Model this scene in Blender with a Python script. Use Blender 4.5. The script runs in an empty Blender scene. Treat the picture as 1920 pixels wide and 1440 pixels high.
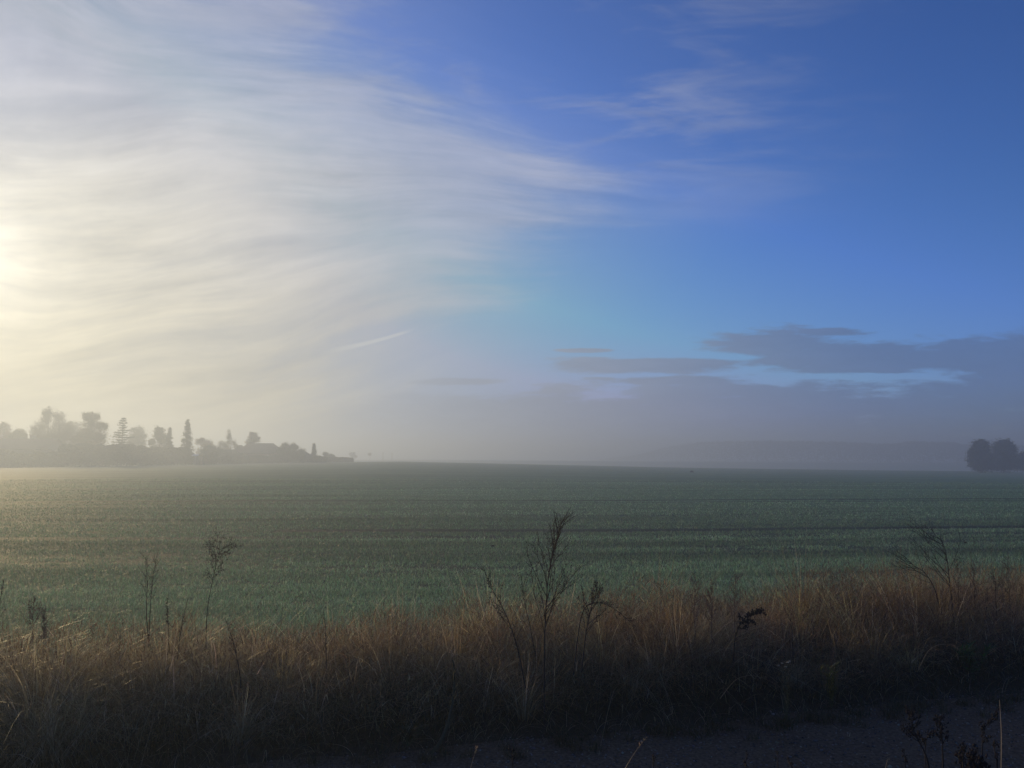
import bpy, math
import numpy as np

C = bpy.context.scene.collection
sc = bpy.context.scene
rng = np.random.default_rng(11)
PI = math.pi
R = math.radians

# ------------------------------------------------------------------ camera geometry
CAM_H = 2.1
FOC = 1386.0
PITCH = math.atan(140 / FOC)
CP, SP = math.cos(PITCH), math.sin(PITCH)


def uv(px, py):
    """direction of a photo pixel as slopes (sideways per metre ahead, up per metre ahead)"""
    a = (px - 960) / FOC
    b = (720 - py) / FOC
    k = CP - b * SP
    return a / k, (SP + b * CP) / k


def at(px, py, Y):
    u, v = uv(px, py)
    return np.array([u * Y, Y, CAM_H + v * Y])


SUN_AZ = R(-38.0)      # to the left of straight ahead
SUN_EL = R(12.5)
SUN_DIR = (math.sin(SUN_AZ) * math.cos(SUN_EL), math.cos(SUN_AZ) * math.cos(SUN_EL), math.sin(SUN_EL))

# ------------------------------------------------------------------ helpers: tags, meshes


def tag(o, label=None, cat=None, group=None, kind=None):
    if label: o['label'] = label
    if cat: o['category'] = cat
    if group: o['group'] = group
    if kind: o['kind'] = kind
    return o


def empty(name, loc, label, cat, group=None):
    o = bpy.data.objects.new(name, None)
    o.empty_display_size = 0.2
    C.objects.link(o)
    o.location = [float(x) for x in loc]
    return tag(o, label, cat, group)


def mesh_obj(name, V, F, mat, parent=None, col=None, smooth=False):
    """V (n,3), F list of (m,k) index arrays; col (n,3) natural colour of each piece"""
    V = np.asarray(V, dtype=np.float32)
    if not isinstance(F, (list, tuple)): F = [F]
    F = [np.asarray(f, dtype=np.int32) for f in F if len(f)]
    me = bpy.data.meshes.new(name)
    me.vertices.add(len(V))
    me.vertices.foreach_set('co', V.ravel())
    loops = np.concatenate([f.ravel() for f in F])
    tot = np.concatenate([np.full(len(f), f.shape[1], np.int32) for f in F])
    start = np.concatenate([[0], np.cumsum(tot)[:-1]]).astype(np.int32)
    me.loops.add(len(loops))
    me.loops.foreach_set('vertex_index', loops)
    me.polygons.add(len(tot))
    me.polygons.foreach_set('loop_start', start)
    if smooth:
        me.polygons.foreach_set('use_smooth', np.ones(len(tot), bool))
    me.update(calc_edges=True)
    if col is not None:
        at_ = me.attributes.new('tint', 'FLOAT_COLOR', 'POINT')
        cc = np.ones((len(V), 4), np.float32)
        cc[:, :3] = col
        at_.data.foreach_set('color', cc.ravel())
    me.materials.append(mat)
    o = bpy.data.objects.new(name, me)
    C.objects.link(o)
    if parent is not None:
        o.parent = parent
        o.location = (0, 0, 0)
    return o


class Geo:
    """collects pieces of one mesh"""
    def __init__(s): s.V = []; s.Q = []; s.T = []; s.C = []; s.n = 0
    def add(s, V, Q=None, T=None, col=(1, 1, 1)):
        V = np.asarray(V, float)
        s.V.append(V)
        if Q is not None and len(Q): s.Q.append(np.asarray(Q) + s.n)
        if T is not None and len(T): s.T.append(np.asarray(T) + s.n)
        c = np.asarray(col, float)
        if c.ndim == 1: c = np.tile(c, (len(V), 1))
        s.C.append(c)
        s.n += len(V)
    def build(s, name, mat, parent=None, origin=(0, 0, 0), smooth=False):
        V = np.concatenate(s.V) - np.asarray(origin, float)
        F = []
        if s.Q: F.append(np.concatenate(s.Q))
        if s.T: F.append(np.concatenate(s.T))
        return mesh_obj(name, V, F, mat, parent, np.concatenate(s.C), smooth)

    def tube(s, P, r, sides=5, col=(1, 1, 1)):
        P = np.asarray(P, float)
        n = len(P)
        r = np.broadcast_to(np.asarray(r, float), (n,))
        d = np.gradient(P, axis=0)
        d /= np.linalg.norm(d, axis=1)[:, None] + 1e-9
        ref = np.array([0.31, 0.92, 0.24])
        a = np.cross(d, ref); a /= np.linalg.norm(a, axis=1)[:, None] + 1e-9
        b = np.cross(d, a)
        t = np.arange(sides) / sides * 2 * PI
        V = P[:, None] + (a[:, None] * np.cos(t)[None, :, None] + b[:, None] * np.sin(t)[None, :, None]) * r[:, None, None]
        i = np.arange(n - 1)[:, None] * sides
        j = np.arange(sides)[None]
        k = (j + 1) % sides
        Q = np.stack([i + j, i + k, i + sides + k, i + sides + j], -1).reshape(-1, 4)
        s.add(V.reshape(-1, 3), Q, None, col)

    def blob(s, c, r, col=(1, 1, 1), squash=1.0):
        V = np.array([[1, 0, 0], [0, 1, 0], [-1, 0, 0], [0, -1, 0], [0, 0, 1], [0, 0, -1]], float) * r
        V[:, 2] *= squash
        V += rng.normal(0, r * 0.2, V.shape)
        T = [(0, 1, 4), (1, 2, 4), (2, 3, 4), (3, 0, 4), (1, 0, 5), (2, 1, 5), (3, 2, 5), (0, 3, 5)]
        s.add(V + np.asarray(c), None, T, col)

    def box(s, x0, x1, y0, y1, z0, z1, col=(1, 1, 1)):
        V = [(x, y, z) for z in (z0, z1) for y in (y0, y1) for x in (x0, x1)]
        Q = [(0, 2, 3, 1), (4, 5, 7, 6), (0, 1, 5, 4), (2, 6, 7, 3), (0, 4, 6, 2), (1, 3, 7, 5)]
        s.add(V, Q, None, col)


def vnoise(x, y, seed=0):
    """smooth value noise on arrays, 0..1"""
    r_ = np.random.default_rng(seed).random((256, 256))
    xi = np.floor(x).astype(int); yi = np.floor(y).astype(int)
    fx = x - xi; fy = y - yi
    fx = fx * fx * (3 - 2 * fx); fy = fy * fy * (3 - 2 * fy)
    g = lambda a, b: r_[a % 256, b % 256]
    return (g(xi, yi) * (1 - fx) + g(xi + 1, yi) * fx) * (1 - fy) + (g(xi, yi + 1) * (1 - fx) + g(xi + 1, yi + 1) * fx) * fy


def fbm(x, y, seed=0, o=4):
    s_ = 0; a = 1; t = 0
    for k in range(o):
        s_ = s_ + a * vnoise(x * 2 ** k, y * 2 ** k, seed + k); t += a; a *= 0.5
    return s_ / t


def sstep(a, b, x):
    t = np.clip((x - a) / (b - a), 0, 1)
    return t * t * (3 - 2 * t)


# ------------------------------------------------------------------ node expression helper
class N:
    tree = None
    def __init__(s, sock): s.s = sock
    @staticmethod
    def m(op, *a, clamp=False):
        n = N.tree.nodes.new('ShaderNodeMath'); n.operation = op; n.use_clamp = clamp
        for i, x in enumerate(a):
            if isinstance(x, N): N.tree.links.new(x.s, n.inputs[i])
            else: n.inputs[i].default_value = float(x)
        return N(n.outputs[0])
    def __add__(s, o): return N.m('ADD', s, o)
    __radd__ = __add__
    def __sub__(s, o): return N.m('SUBTRACT', s, o)
    def __rsub__(s, o): return N.m('SUBTRACT', o, s)
    def __mul__(s, o): return N.m('MULTIPLY', s, o)
    __rmul__ = __mul__
    def __truediv__(s, o): return N.m('DIVIDE', s, o)
    def __neg__(s): return N.m('MULTIPLY', s, -1)


def n_ss(a, b, x):
    n = N.tree.nodes.new('ShaderNodeMapRange'); n.interpolation_type = 'SMOOTHSTEP'
    N.tree.links.new(x.s, n.inputs[0])
    n.inputs[1].default_value = a; n.inputs[2].default_value = b
    n.inputs[3].default_value = 0; n.inputs[4].default_value = 1
    return N(n.outputs[0])


def n_max(a, b): return N.m('MAXIMUM', a, b)
def n_min(a, b): return N.m('MINIMUM', a, b)


def n_vec(x, y, z=0.0):
    n = N.tree.nodes.new('ShaderNodeCombineXYZ')
    for i, q in enumerate((x, y, z)):
        if isinstance(q, N): N.tree.links.new(q.s, n.inputs[i])
        else: n.inputs[i].default_value = float(q)
    return n.outputs[0]


def n_noise(vec, scale=1, detail=5, rough=0.55, dist=0.0):
    n = N.tree.nodes.new('ShaderNodeTexNoise')
    N.tree.links.new(vec, n.inputs['Vector'])
    n.inputs['Scale'].default_value = scale; n.inputs['Detail'].default_value = detail
    n.inputs['Roughness'].default_value = rough; n.inputs['Distortion'].default_value = dist
    return N(n.outputs[0])


def n_curve(x, pts):
    """piecewise smooth function through pts, both axes rescaled to 0..1 inside a Float Curve"""
    pts = sorted(pts)
    x0, x1 = pts[0][0], pts[-1][0]
    y0, y1 = min(p[1] for p in pts), max(p[1] for p in pts)
    n = N.tree.nodes.new('ShaderNodeFloatCurve')
    cv = n.mapping.curves[0]
    q = [((a - x0) / (x1 - x0), (b - y0) / (y1 - y0)) for a, b in pts]
    cv.points[0].location = q[0]; cv.points[1].location = q[-1]
    for p in q[1:-1]: cv.points.new(*p)
    n.mapping.update()
    f = N.m('ADD', (x - x0) / (x1 - x0), 0, clamp=True)
    N.tree.links.new(f.s, n.inputs['Value'])
    return N(n.outputs[0]) * (y1 - y0) + y0


def n_mix(f, a, b):
    n = N.tree.nodes.new('ShaderNodeMix'); n.data_type = 'RGBA'
    for i, q in ((0, f), (6, a), (7, b)):
        if isinstance(q, N): N.tree.links.new(q.s, n.inputs[i])
        elif hasattr(q, 'is_output'): N.tree.links.new(q, n.inputs[i])
        elif i == 0: n.inputs[0].default_value = q
        else: n.inputs[i].default_value = (*q, 1)
    return n.outputs[2]


def n_vm(op, a, b):
    n = N.tree.nodes.new('ShaderNodeVectorMath'); n.operation = op
    for i, q in enumerate((a, b)):
        if isinstance(q, N): N.tree.links.new(q.s, n.inputs[i])
        elif hasattr(q, 'is_output'): N.tree.links.new(q, n.inputs[i])
        elif q is not None: n.inputs[i].default_value = q
    return n.outputs[1] if op in ('DOT_PRODUCT', 'LENGTH') else n.outputs[0]


def n_scale(v, f):
    n = N.tree.nodes.new('ShaderNodeVectorMath'); n.operation = 'SCALE'
    N.tree.links.new(v, n.inputs[0])
    if isinstance(f, N): N.tree.links.new(f.s, n.inputs['Scale'])
    else: n.inputs['Scale'].default_value = f
    return n.outputs[0]


# ------------------------------------------------------------------ world: Nishita sky + cloud layers
EXPOSURE = 0.0
STR = 0.1
K = 1 / STR
w = bpy.data.worlds.new('World'); sc.world = w; w.use_nodes = True
N.tree = nt = w.node_tree
bg = nt.nodes['Background']
bg.inputs[1].default_value = STR
sky = nt.nodes.new('ShaderNodeTexSky'); sky.sky_type = 'NISHITA'; sky.sun_disc = False
sky.sun_elevation = SUN_EL; sky.sun_rotation = SUN_AZ
sky.dust_density = 0.5; sky.ozone_density = 3.0; sky.air_density = 1.0
gam = nt.nodes.new('ShaderNodeGamma'); gam.inputs[1].default_value = 1.4
nt.links.new(sky.outputs[0], gam.inputs[0])
base = n_vm('MULTIPLY', gam.outputs[0], (0.43, 0.585, 0.90))
base = n_vm('MINIMUM', base, (3.15, 4.1, 6.1))
tc = nt.nodes.new('ShaderNodeTexCoord')
base0 = base
sep = nt.nodes.new('ShaderNodeSeparateXYZ'); nt.links.new(tc.outputs['Generated'], sep.inputs[0])
dx, dy, dz = (N(sep.outputs[i]) for i in range(3))
front = n_ss(0.05, 0.3, dy)
yy = n_max(dy, 0.08)
U = dx / yy
V = dz / yy
base = n_vm('MULTIPLY', base0, n_mix(n_ss(0.40, 0.06, V) * front * n_ss(-0.12, 0.30, U), (1.0, 1.0, 0.97), (1.04, 0.93, 1.15)))
cosang = N(n_vm('DOT_PRODUCT', tc.outputs['Generated'], SUN_DIR))
ang = N.m('ARCCOSINE', n_min(cosang, 0.99999))
# --- high cirrus veil on the left, its strands fanning out of a point in the sky
edge_px = [(-400, 560), (0, 640), (60, 640), (120, 680), (200, 820), (260, 960), (310, 1060), (360, 1120), (395, 1130),
           (430, 1040), (480, 970), (530, 930), (575, 860), (610, 760), (650, 690), (700, 640), (760, 600), (900, 560)]
edge = []
for py, px in edge_px:
    uu, vv = uv(px, py)
    edge.append((vv, uu))
ue = n_curve(V, edge)
u0, v0 = uv(2050, 430)
fx = u0 - U; fy = V - v0
th = N.m('ARCTAN2', fy, fx)
rr = N.m('SQRT', fx * fx + fy * fy)
warp = n_noise(n_vec(U * 1.3, V * 1.6), 1.0, 2)
th2 = th + (warp - 0.5) * 0.20
str1 = n_noise(n_vec(th2 * 12.0, rr * 1.5), 1.5, 7, 0.6, 0.0)
str2 = n_noise(n_vec(th2 * 40.0, rr * 3.4, 4.0), 1.2, 6, 0.6, 0.0)
cloudy = n_noise(n_vec(th2 * 9.0, rr * 3.2, 9.0), 1.3, 8, 0.62, 0.15)
patchm = n_ss(0.38, 0.62, n_noise(n_vec(U * 3.0, V * 4.5, 20.0), 1.1, 3))
streak = n_ss(0.30, 0.70, str1 * 0.48 + str2 * 0.32 + cloudy * 0.2)
d = ue - U + (str1 - 0.5) * 0.26 + (cloudy - 0.5) * 0.26 + (str2 - 0.5) * 0.08
a1 = n_ss(-0.10, 0.13, d) * 0.58 + n_ss(-0.05, 0.55, d) * 0.36
a1 = a1 * (0.80 + streak * 0.30 - n_ss(0.34, 0.72, V) * (1 - streak) * 0.28)
veil = n_ss(-0.32, 0.1, ue - U) * (n_ss(0.22, 0.06, V) * 0.35 + 0.20)
wis = n_noise(n_vec((U + V * 0.7) * 2.4, (V - U * 0.08) * 11.0, 3.0), 1.5, 6, 0.6, 0.4)
wmask = n_ss(0.28, 0.46, V) * n_ss(0.62, 0.15, U) * n_ss(-0.45, -0.15, U)
wisp = n_ss(0.45, 0.74, wis) * wmask * 0.40 + wmask * 0.04
alpha1 = n_min((1 - (1 - a1) * (1 - veil) * (1 - wisp)), 0.96) * front
glow = N.m('EXPONENT', ang * (-1 / 0.30))
halo = N.m('EXPONENT', ang * (-1 / 0.045))
lum = (0.46 + glow * 0.52 + halo * 0.8) * (1 - n_ss(0.34, 0.75, V) * 0.26) * (0.87 + streak * 0.15 + (str2 - 0.5) * (patchm * 0.42 + 0.06) + (cloudy - 0.5) * 0.34)
warm = n_ss(0.36, 0.03, V) * n_ss(0.35, -0.32, U)
ctint = n_mix(warm, (0.88, 0.94, 1.18), (1.08, 0.94, 0.64))
ctint = n_mix(n_ss(0.75, 0.05, ang) * 0.78 * (1 - n_ss(0.32, 0.62, V) * 0.75), ctint, (1.08, 0.99, 0.74))
ccol = n_scale(ctint, lum * K)
col = n_mix(alpha1, base, ccol)
# --- short contrail
(ca, cb), (cc_, cd) = uv(585, 664), uv(783, 616)
L_ = math.hypot(cc_ - ca, cd - cb); ex, ey = (cc_ - ca) / L_, (cd - cb) / L_
s_al = (U - ca) * ex + (V - cb) * ey
s_ac = N.m('ABSOLUTE', (V - cb) * ex - (U - ca) * ey + n_ss(0.0, 1.0, s_al / L_) * 0 + N.m('SINE', s_al * (PI / L_)) * 0.003)
trail = n_ss(0.0, 0.5, s_al / L_) * n_ss(1.02, 0.8, s_al / L_) * n_ss(0.0032, 0.0, s_ac - (1 - s_al / L_) * 0.002)
col = n_mix(trail * 0.55 * front, col, (0.62 * K, 0.63 * K, 0.62 * K))
# --- low grey stratus bank
cn = n_noise(n_vec(U * 8.0, V * 42.0, 1.0), 1.5, 8, 0.62)
cn2 = n_noise(n_vec(U * 1.6, V * 12.0, 6.0), 1.5, 4, 0.5)
f = None
for (cx, cy, ax, ay) in [(1225, 686, 235, 15), (1290, 713, 170, 9), (850, 716, 95, 8), (1100, 657, 50, 4),
                         (1450, 642, 125, 30), (1620, 668, 245, 38), (1860, 674, 225, 42), (1560, 623, 90, 8), (2300, 690, 460, 80)]:
    cu, cv = uv(cx, cy); eu, ev = uv(cx + ax, cy - ay)
    q = 1 - ((U - cu) / (eu - cu)) * ((U - cu) / (eu - cu)) - ((V - cv) / (ev - cv)) * ((V - cv) / (ev - cv))
    f = q if f is None else n_max(f, q)
f = n_max(f, -1.2)
top = []
for px, py in [(200, 760), (700, 748), (900, 738), (1050, 727), (1140, 737), (1250, 722), (1400, 711), (1500, 717), (1700, 713), (1920, 703), (2400, 690)]:
    top.append(uv(px, py))
vt = n_curve(U, top)
fb = (vt - V) / 0.022 + 0.15
slit_u, slit_v = uv(1600, 705)
f = n_min(n_max(f, n_min(fb, 2.0)), 0.9)
su = (U - slit_u) / 0.15; sv = (V - slit_v) / 0.0065
f = f - n_ss(1.0, 0.0, su * su + sv * sv) * 0.6
dens = n_ss(-0.1, 0.95, f * 1.1 + (cn - 0.5) * 4.8 + (cn2 - 0.5) * 1.2 + 0.26)
lowm = n_ss(0.24, 0.20, V) * n_ss(-0.35, 0.05, U) * n_ss(-0.02, 0.0, V)
alpha2 = dens * lowm * (0.62 + cn2 * 0.32) * front
lcol = n_mix(n_ss(-0.1, 0.55, U), (0.29 * K, 0.325 * K, 0.40 * K), (0.088 * K, 0.155 * K, 0.33 * K))
lcol = n_scale(lcol, 0.62 + cn2 * 0.36 + cn * 0.42)
col = n_mix(alpha2, col, lcol)
nt.links.new(col, bg.inputs[0])

sun = bpy.data.lights.new('sun', 'SUN'); sun.energy = 3.1; sun.angle = R(0.5); sun.color = (1.0, 0.74, 0.38)
so = bpy.data.objects.new('sun', sun); C.objects.link(so)
so.rotation_euler = (PI / 2 - SUN_EL, 0, -SUN_AZ + PI)
so.location = (-30, 40, 40)
import mathutils
so.rotation_euler = mathutils.Vector(SUN_DIR).to_track_quat('Z', 'Y').to_euler()


# ------------------------------------------------------------------ materials
def mat_leaf(name, translucent=0.4, rough=0.6, spec=0.2, gain=1.0, tr_tint=(1, 1, 1)):
    m = bpy.data.materials.new(name); m.use_nodes = True
    nt = m.node_tree; N.tree = nt
    for n in list(nt.nodes): nt.nodes.remove(n)
    out = nt.nodes.new('ShaderNodeOutputMaterial')
    at_ = nt.nodes.new('ShaderNodeAttribute'); at_.attribute_name = 'tint'
    geo = nt.nodes.new('ShaderNodeNewGeometry')
    nz = n_noise(geo.outputs['Position'], 6.0, 3)
    c = n_scale(at_.outputs['Color'], (0.7 + nz * 0.6) * gain)
    p = nt.nodes.new('ShaderNodeBsdfPrincipled')
    nt.links.new(c, p.inputs['Base Color'])
    p.inputs['Roughness'].default_value = rough
    p.inputs['Specular IOR Level'].default_value = spec
    if translucent > 0:
        t = nt.nodes.new('ShaderNodeBsdfTranslucent')
        nt.links.new(n_vm('MULTIPLY', c, tr_tint), t.inputs[0])
        mx = nt.nodes.new('ShaderNodeMixShader'); mx.inputs[0].default_value = translucent
        nt.links.new(p.outputs[0], mx.inputs[1]); nt.links.new(t.outputs[0], mx.inputs[2])
        nt.links.new(mx.outputs[0], out.inputs[0])
    else:
        nt.links.new(p.outputs[0], out.inputs[0])
    return m


def mat_plain(name, c1, c2, scale=3.0, rough=0.9, bump=0.0, bscale=20.0, spec=0.2, stretch=(1, 1, 1)):
    m = bpy.data.materials.new(name); m.use_nodes = True
    nt = m.node_tree; N.tree = nt
    p = nt.nodes['Principled BSDF']
    geo = nt.nodes.new('ShaderNodeNewGeometry')
    pos = n_vm('MULTIPLY', geo.outputs['Position'], stretch)
    nz = n_noise(pos, scale, 6, 0.6)
    nt.links.new(n_mix(n_ss(0.3, 0.7, nz), c1, c2), p.inputs['Base Color'])
    p.inputs['Roughness'].default_value = rough
    p.inputs['Specular IOR Level'].default_value = spec
    if bump:
        b = nt.nodes.new('ShaderNodeBump'); b.inputs['Strength'].default_value = bump; b.inputs['Distance'].default_value = 0.03
        nt.links.new(n_noise(pos, bscale, 6, 0.65).s, b.inputs['Height']); nt.links.new(b.outputs[0], p.inputs['Normal'])
    return m


M_dry = mat_leaf('dry_grass', 0.62, 0.38, 0.5)
M_green = mat_leaf('grass_green', 0.35, 0.6, 0.15)
M_crop = mat_leaf('crop_leaf', 0.5, 0.45, 0.35)
M_herb = mat_leaf('dry_herb', 0.3, 0.7, 0.15)
M_stem = mat_leaf('weed_stem', 0.0, 0.75, 0.15)
M_tree = mat_leaf('tree_leaf', 0.25, 0.7, 0.15)
M_bark = mat_plain('bark', (0.06, 0.05, 0.04), (0.11, 0.09, 0.07), 4, 0.9, 0.5, 8)
M_roof = mat_plain('roof_tiles', (0.10, 0.06, 0.05), (0.16, 0.10, 0.08), 2, 0.85, 0.3, 6)
M_wall = mat_plain('render_wall', (0.26, 0.20, 0.16), (0.32, 0.26, 0.21), 1.5, 0.9)
M_wood = mat_plain('timber', (0.14, 0.07, 0.05), (0.19, 0.10, 0.07), 2, 0.9, 0.3, 6, stretch=(4, 4, 0.5))
M_white = mat_plain('white_paint', (0.7, 0.7, 0.68), (0.8, 0.8, 0.78), 2, 0.5)
M_glass = mat_plain('dark_glass', (0.03, 0.035, 0.04), (0.05, 0.055, 0.06), 2, 0.1, spec=0.5)
M_gravel = mat_plain('gravel', (0.068, 0.048, 0.032), (0.165, 0.122, 0.086), 38, 0.95, 0.9, 70)
M_stone = mat_leaf('pebble', 0.0, 0.9, 0.2)

# tramlines (wheel tracks), straight lines across the field turned a few degrees
ROW_A = math.atan2(2.0, 31.0)
CA, SA = math.cos(ROW_A), math.sin(ROW_A)
TRACKS = [(16.7, 0.22, 0.3), (20.3, 0.34, 0.6), (22.1, 0.42, 1.0), (28.0, 0.26, 0.3), (35.6, 0.42, 0.6), (37.4, 0.46, 1.0), (44.5, 0.3, 0.35), (52, 0.4, 0.8), (53.8, 0.4, 0.8),
          (68, 0.4, 0.8), (69.8, 0.4, 0.8), (84, 0.5, 0.8), (100, 0.5, 0.8), (116, 0.6, 0.8)]


def row_coord(X, Y):
    return Y * CA - X * SA + 0.25 * np.sin(X * 0.16 + 1) + 0.10 * np.sin(X * 0.43)


def field_material():
    m = bpy.data.materials.new('field_soil_and_crop'); m.use_nodes = True
    nt = m.node_tree; N.tree = nt
    p = nt.nodes['Principled BSDF']
    geo = nt.nodes.new('ShaderNodeNewGeometry')
    sp = nt.nodes.new('ShaderNodeSeparateXYZ'); nt.links.new(geo.outputs['Position'], sp.inputs[0])
    X, Y = N(sp.outputs[0]), N(sp.outputs[1])
    rc = Y * CA - X * SA + N.m('SINE', X * 0.16 + 1) * 0.25 + N.m('SINE', X * 0.43) * 0.10
    al = Y * SA + X * CA
    patch = n_noise(n_vec(al * 0.05, rc * 0.22), 1.0, 5, 0.6)
    rows = n_noise(n_vec(al * 0.10, rc * 1.6), 1.0, 5, 0.65)
    fine = n_noise(geo.outputs['Position'], 5.0, 6, 0.7)
    fine2 = n_noise(geo.outputs['Position'], 28.0, 4, 0.7)
    cover = n_ss(0.25, 0.55, rows * 0.45 + fine * 0.35 + patch * 0.2)
    green = n_mix(n_ss(0.3, 0.7, patch), (0.064, 0.150, 0.080), (0.10, 0.20, 0.112))
    green = n_mix(n_ss(0.35, 0.75, fine2), green, (0.12, 0.21, 0.115))
    soil = (0.030, 0.027, 0.020)
    c = n_mix((cover * 0.5 + 0.5) * (n_ss(16.0, 50.0, Y) * 0.75 + 0.25), soil, green)
    c = n_scale(c, n_noise(n_vec(al * 0.015, rc * 0.45, 8.0), 1.0, 6, 0.65) * 0.9 + 0.58)
    t = None
    for y0, wd, s in TRACKS:
        q = n_ss(wd, wd * 0.45, N.m('ABSOLUTE', rc - y0)) * s
        t = q if t is None else n_max(t, q)
    t = t * n_ss(0.30, 0.5, n_noise(n_vec(al * 0.12, rc * 1.2, 5.0), 1.0, 3))
    c = n_mix(t * 0.9, c, (0.020, 0.030, 0.018))  # bare track soil, darkened with painted shade of the ruts and crop edge
    nt.links.new(c, p.inputs['Base Color'])
    p.inputs['Roughness'].default_value = 0.75
    p.inputs['Specular IOR Level'].default_value = 0.10
    b = nt.nodes.new('ShaderNodeBump'); b.inputs['Strength'].default_value = 0.6; b.inputs['Distance'].default_value = 0.15
    nt.links.new((fine * 0.7 + rows * 0.8).s, b.inputs['Height']); nt.links.new(b.outputs[0], p.inputs['Normal'])
    return m


M_field = field_material()

# ------------------------------------------------------------------ terrain
CR = []   # crest: slope u, distance, height
for px, py, Yc in [(-300, 880, 150), (0, 878, 165), (300, 873, 185), (600, 866.5, 230), (750, 865.5, 230), (1000, 871, 215), (1300, 878, 210),
                   (1600, 882.5, 200), (1800, 884.5, 188), (1920, 887, 182), (2300, 892, 180)]:
    u_, v_ = uv(px, py)
    CR.append((u_, Yc, CAM_H + v_ * Yc))
CR = np.array(CR)


def ground(X, Y):
    X = np.asarray(X, float); Y = np.asarray(Y, float)
    Ys = np.maximum(Y, 5.0)
    u_ = X / Ys
    yc = np.interp(u_, CR[:, 0], CR[:, 1]); zc = np.interp(u_, CR[:, 0], CR[:, 2])
    rise = zc * sstep(0.15, 1.0, Y / yc)
    beyond = np.maximum(Y - yc, 0)
    right = sstep(uv(560, 860)[0], uv(900, 860)[0], u_)
    drop = -0.035 * np.minimum(beyond, 140) * right * sstep(0, 60, beyond)
    back = sstep(330, 520, Y) * 4.9 * right
    z = rise + drop + back - 0.25 * sstep(0, 20, beyond) * (1 - right)
    z = z * sstep(25, 40, Y)
    z = z + 0.10 * (fbm(X * 0.08, Y * 0.08, 3) - 0.5) * sstep(10, 30, Y)
    return z


def axis(dense, far, n_d, n_f):
    a = np.linspace(-dense, dense, n_d)
    b = dense + (far - dense) * (np.linspace(0, 1, n_f + 1)[1:]) ** 2.2
    return np.concatenate([-b[::-1], a, b])


gx = axis(60, 1500, 121, 70)
gy = np.concatenate([np.linspace(-1400, -25, 18), np.linspace(-20, 60, 81), 60 + 1440 * (np.linspace(0, 1, 141)[1:]) ** 1.9])
GX, GY = np.meshgrid(gx, gy)
GZ = ground(GX, GY)
# no ruts in this mesh; their shade is painted in the field colour
V_ = np.stack([GX, GY, GZ], -1).reshape(-1, 3)
nx, ny = len(gx), len(gy)
ii = (np.arange(ny - 1)[:, None] * nx + np.arange(nx - 1)[None]).ravel()
Q_ = np.stack([ii, ii + 1, ii + nx + 1, ii + nx], 1)
o = mesh_obj('field', V_, Q_, M_field, smooth=True)
tag(o, kind='structure')

# road: from the verge edge towards and past the camera
E0, E1 = np.array([-4.3, 4.55]), np.array([4.4, 6.70])      # front edge of the verge
ed = (E1 - E0) / np.linalg.norm(E1 - E0)
en = np.array([-ed[1], ed[0]])                             # away from the camera


def vp(s, t):
    """s metres along the verge, t metres away from the road edge -> X, Y"""
    return E0[0] + 4.44 * ed[0] + s * ed[0] + t * en[0], E0[1] + 4.44 * ed[1] + s * ed[1] + t * en[1]


ss = np.linspace(-60, 60, 241); tt = np.concatenate([[-5.4, -5.2, -5.0], np.linspace(-4.8, 0.3, 40)])
S, T = np.meshgrid(ss, tt)
Tn = np.where(T > 0.25, T + 0.25 * (fbm(S * 1.3, T * 0, 5) - 0.5), T)
X_, Y_ = vp(S, Tn)
Z_ = 0.03 + 0.02 * (fbm(X_ * 1.2, Y_ * 1.2, 8) - 0.5) - 0.035 * np.exp(-((T + 1.3) / 0.35) ** 2) - 0.035 * np.exp(-((T + 3.1) / 0.35) ** 2)
V_ = np.stack([X_, Y_, Z_], -1).reshape(-1, 3)
ii = (np.arange(len(tt) - 1)[:, None] * len(ss) + np.arange(len(ss) - 1)[None]).ravel()
o = mesh_obj('gravel_road', V_, np.stack([ii, ii + 1, ii + len(ss) + 1, ii + len(ss)], 1), M_gravel, smooth=True)
tag(o, kind='structure')

# verge soil bank
tv = np.linspace(-0.15, 3.6, 30)
S, T = np.meshgrid(ss, tv)
X_, Y_ = vp(S, T)
Z_ = 0.01 + 0.11 * sstep(-0.15, 0.9, T) * sstep(3.6, 2.0, T) + 0.05 * (fbm(X_ * 1.5, Y_ * 1.5, 21) - 0.5) * sstep(-0.15, 0.3, T) * sstep(3.6, 3.0, T)


def verge_z(S, T): return 0.01 + 0.11 * sstep(-0.15, 0.9, T) * sstep(3.6, 2.0, T)


M_vsoil = mat_plain('verge_soil', (0.025, 0.022, 0.017), (0.05, 0.045, 0.03), 9, 0.95, 0.8, 30)
V_ = np.stack([X_, Y_, Z_ + 0.004], -1).reshape(-1, 3)
ii = (np.arange(len(tv) - 1)[:, None] * len(ss) + np.arange(len(ss) - 1)[None]).ravel()
o = mesh_obj('verge_ground', V_, np.stack([ii, ii + 1, ii + len(ss) + 1, ii + len(ss)], 1), M_vsoil, smooth=True)
tag(o, kind='structure')


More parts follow.
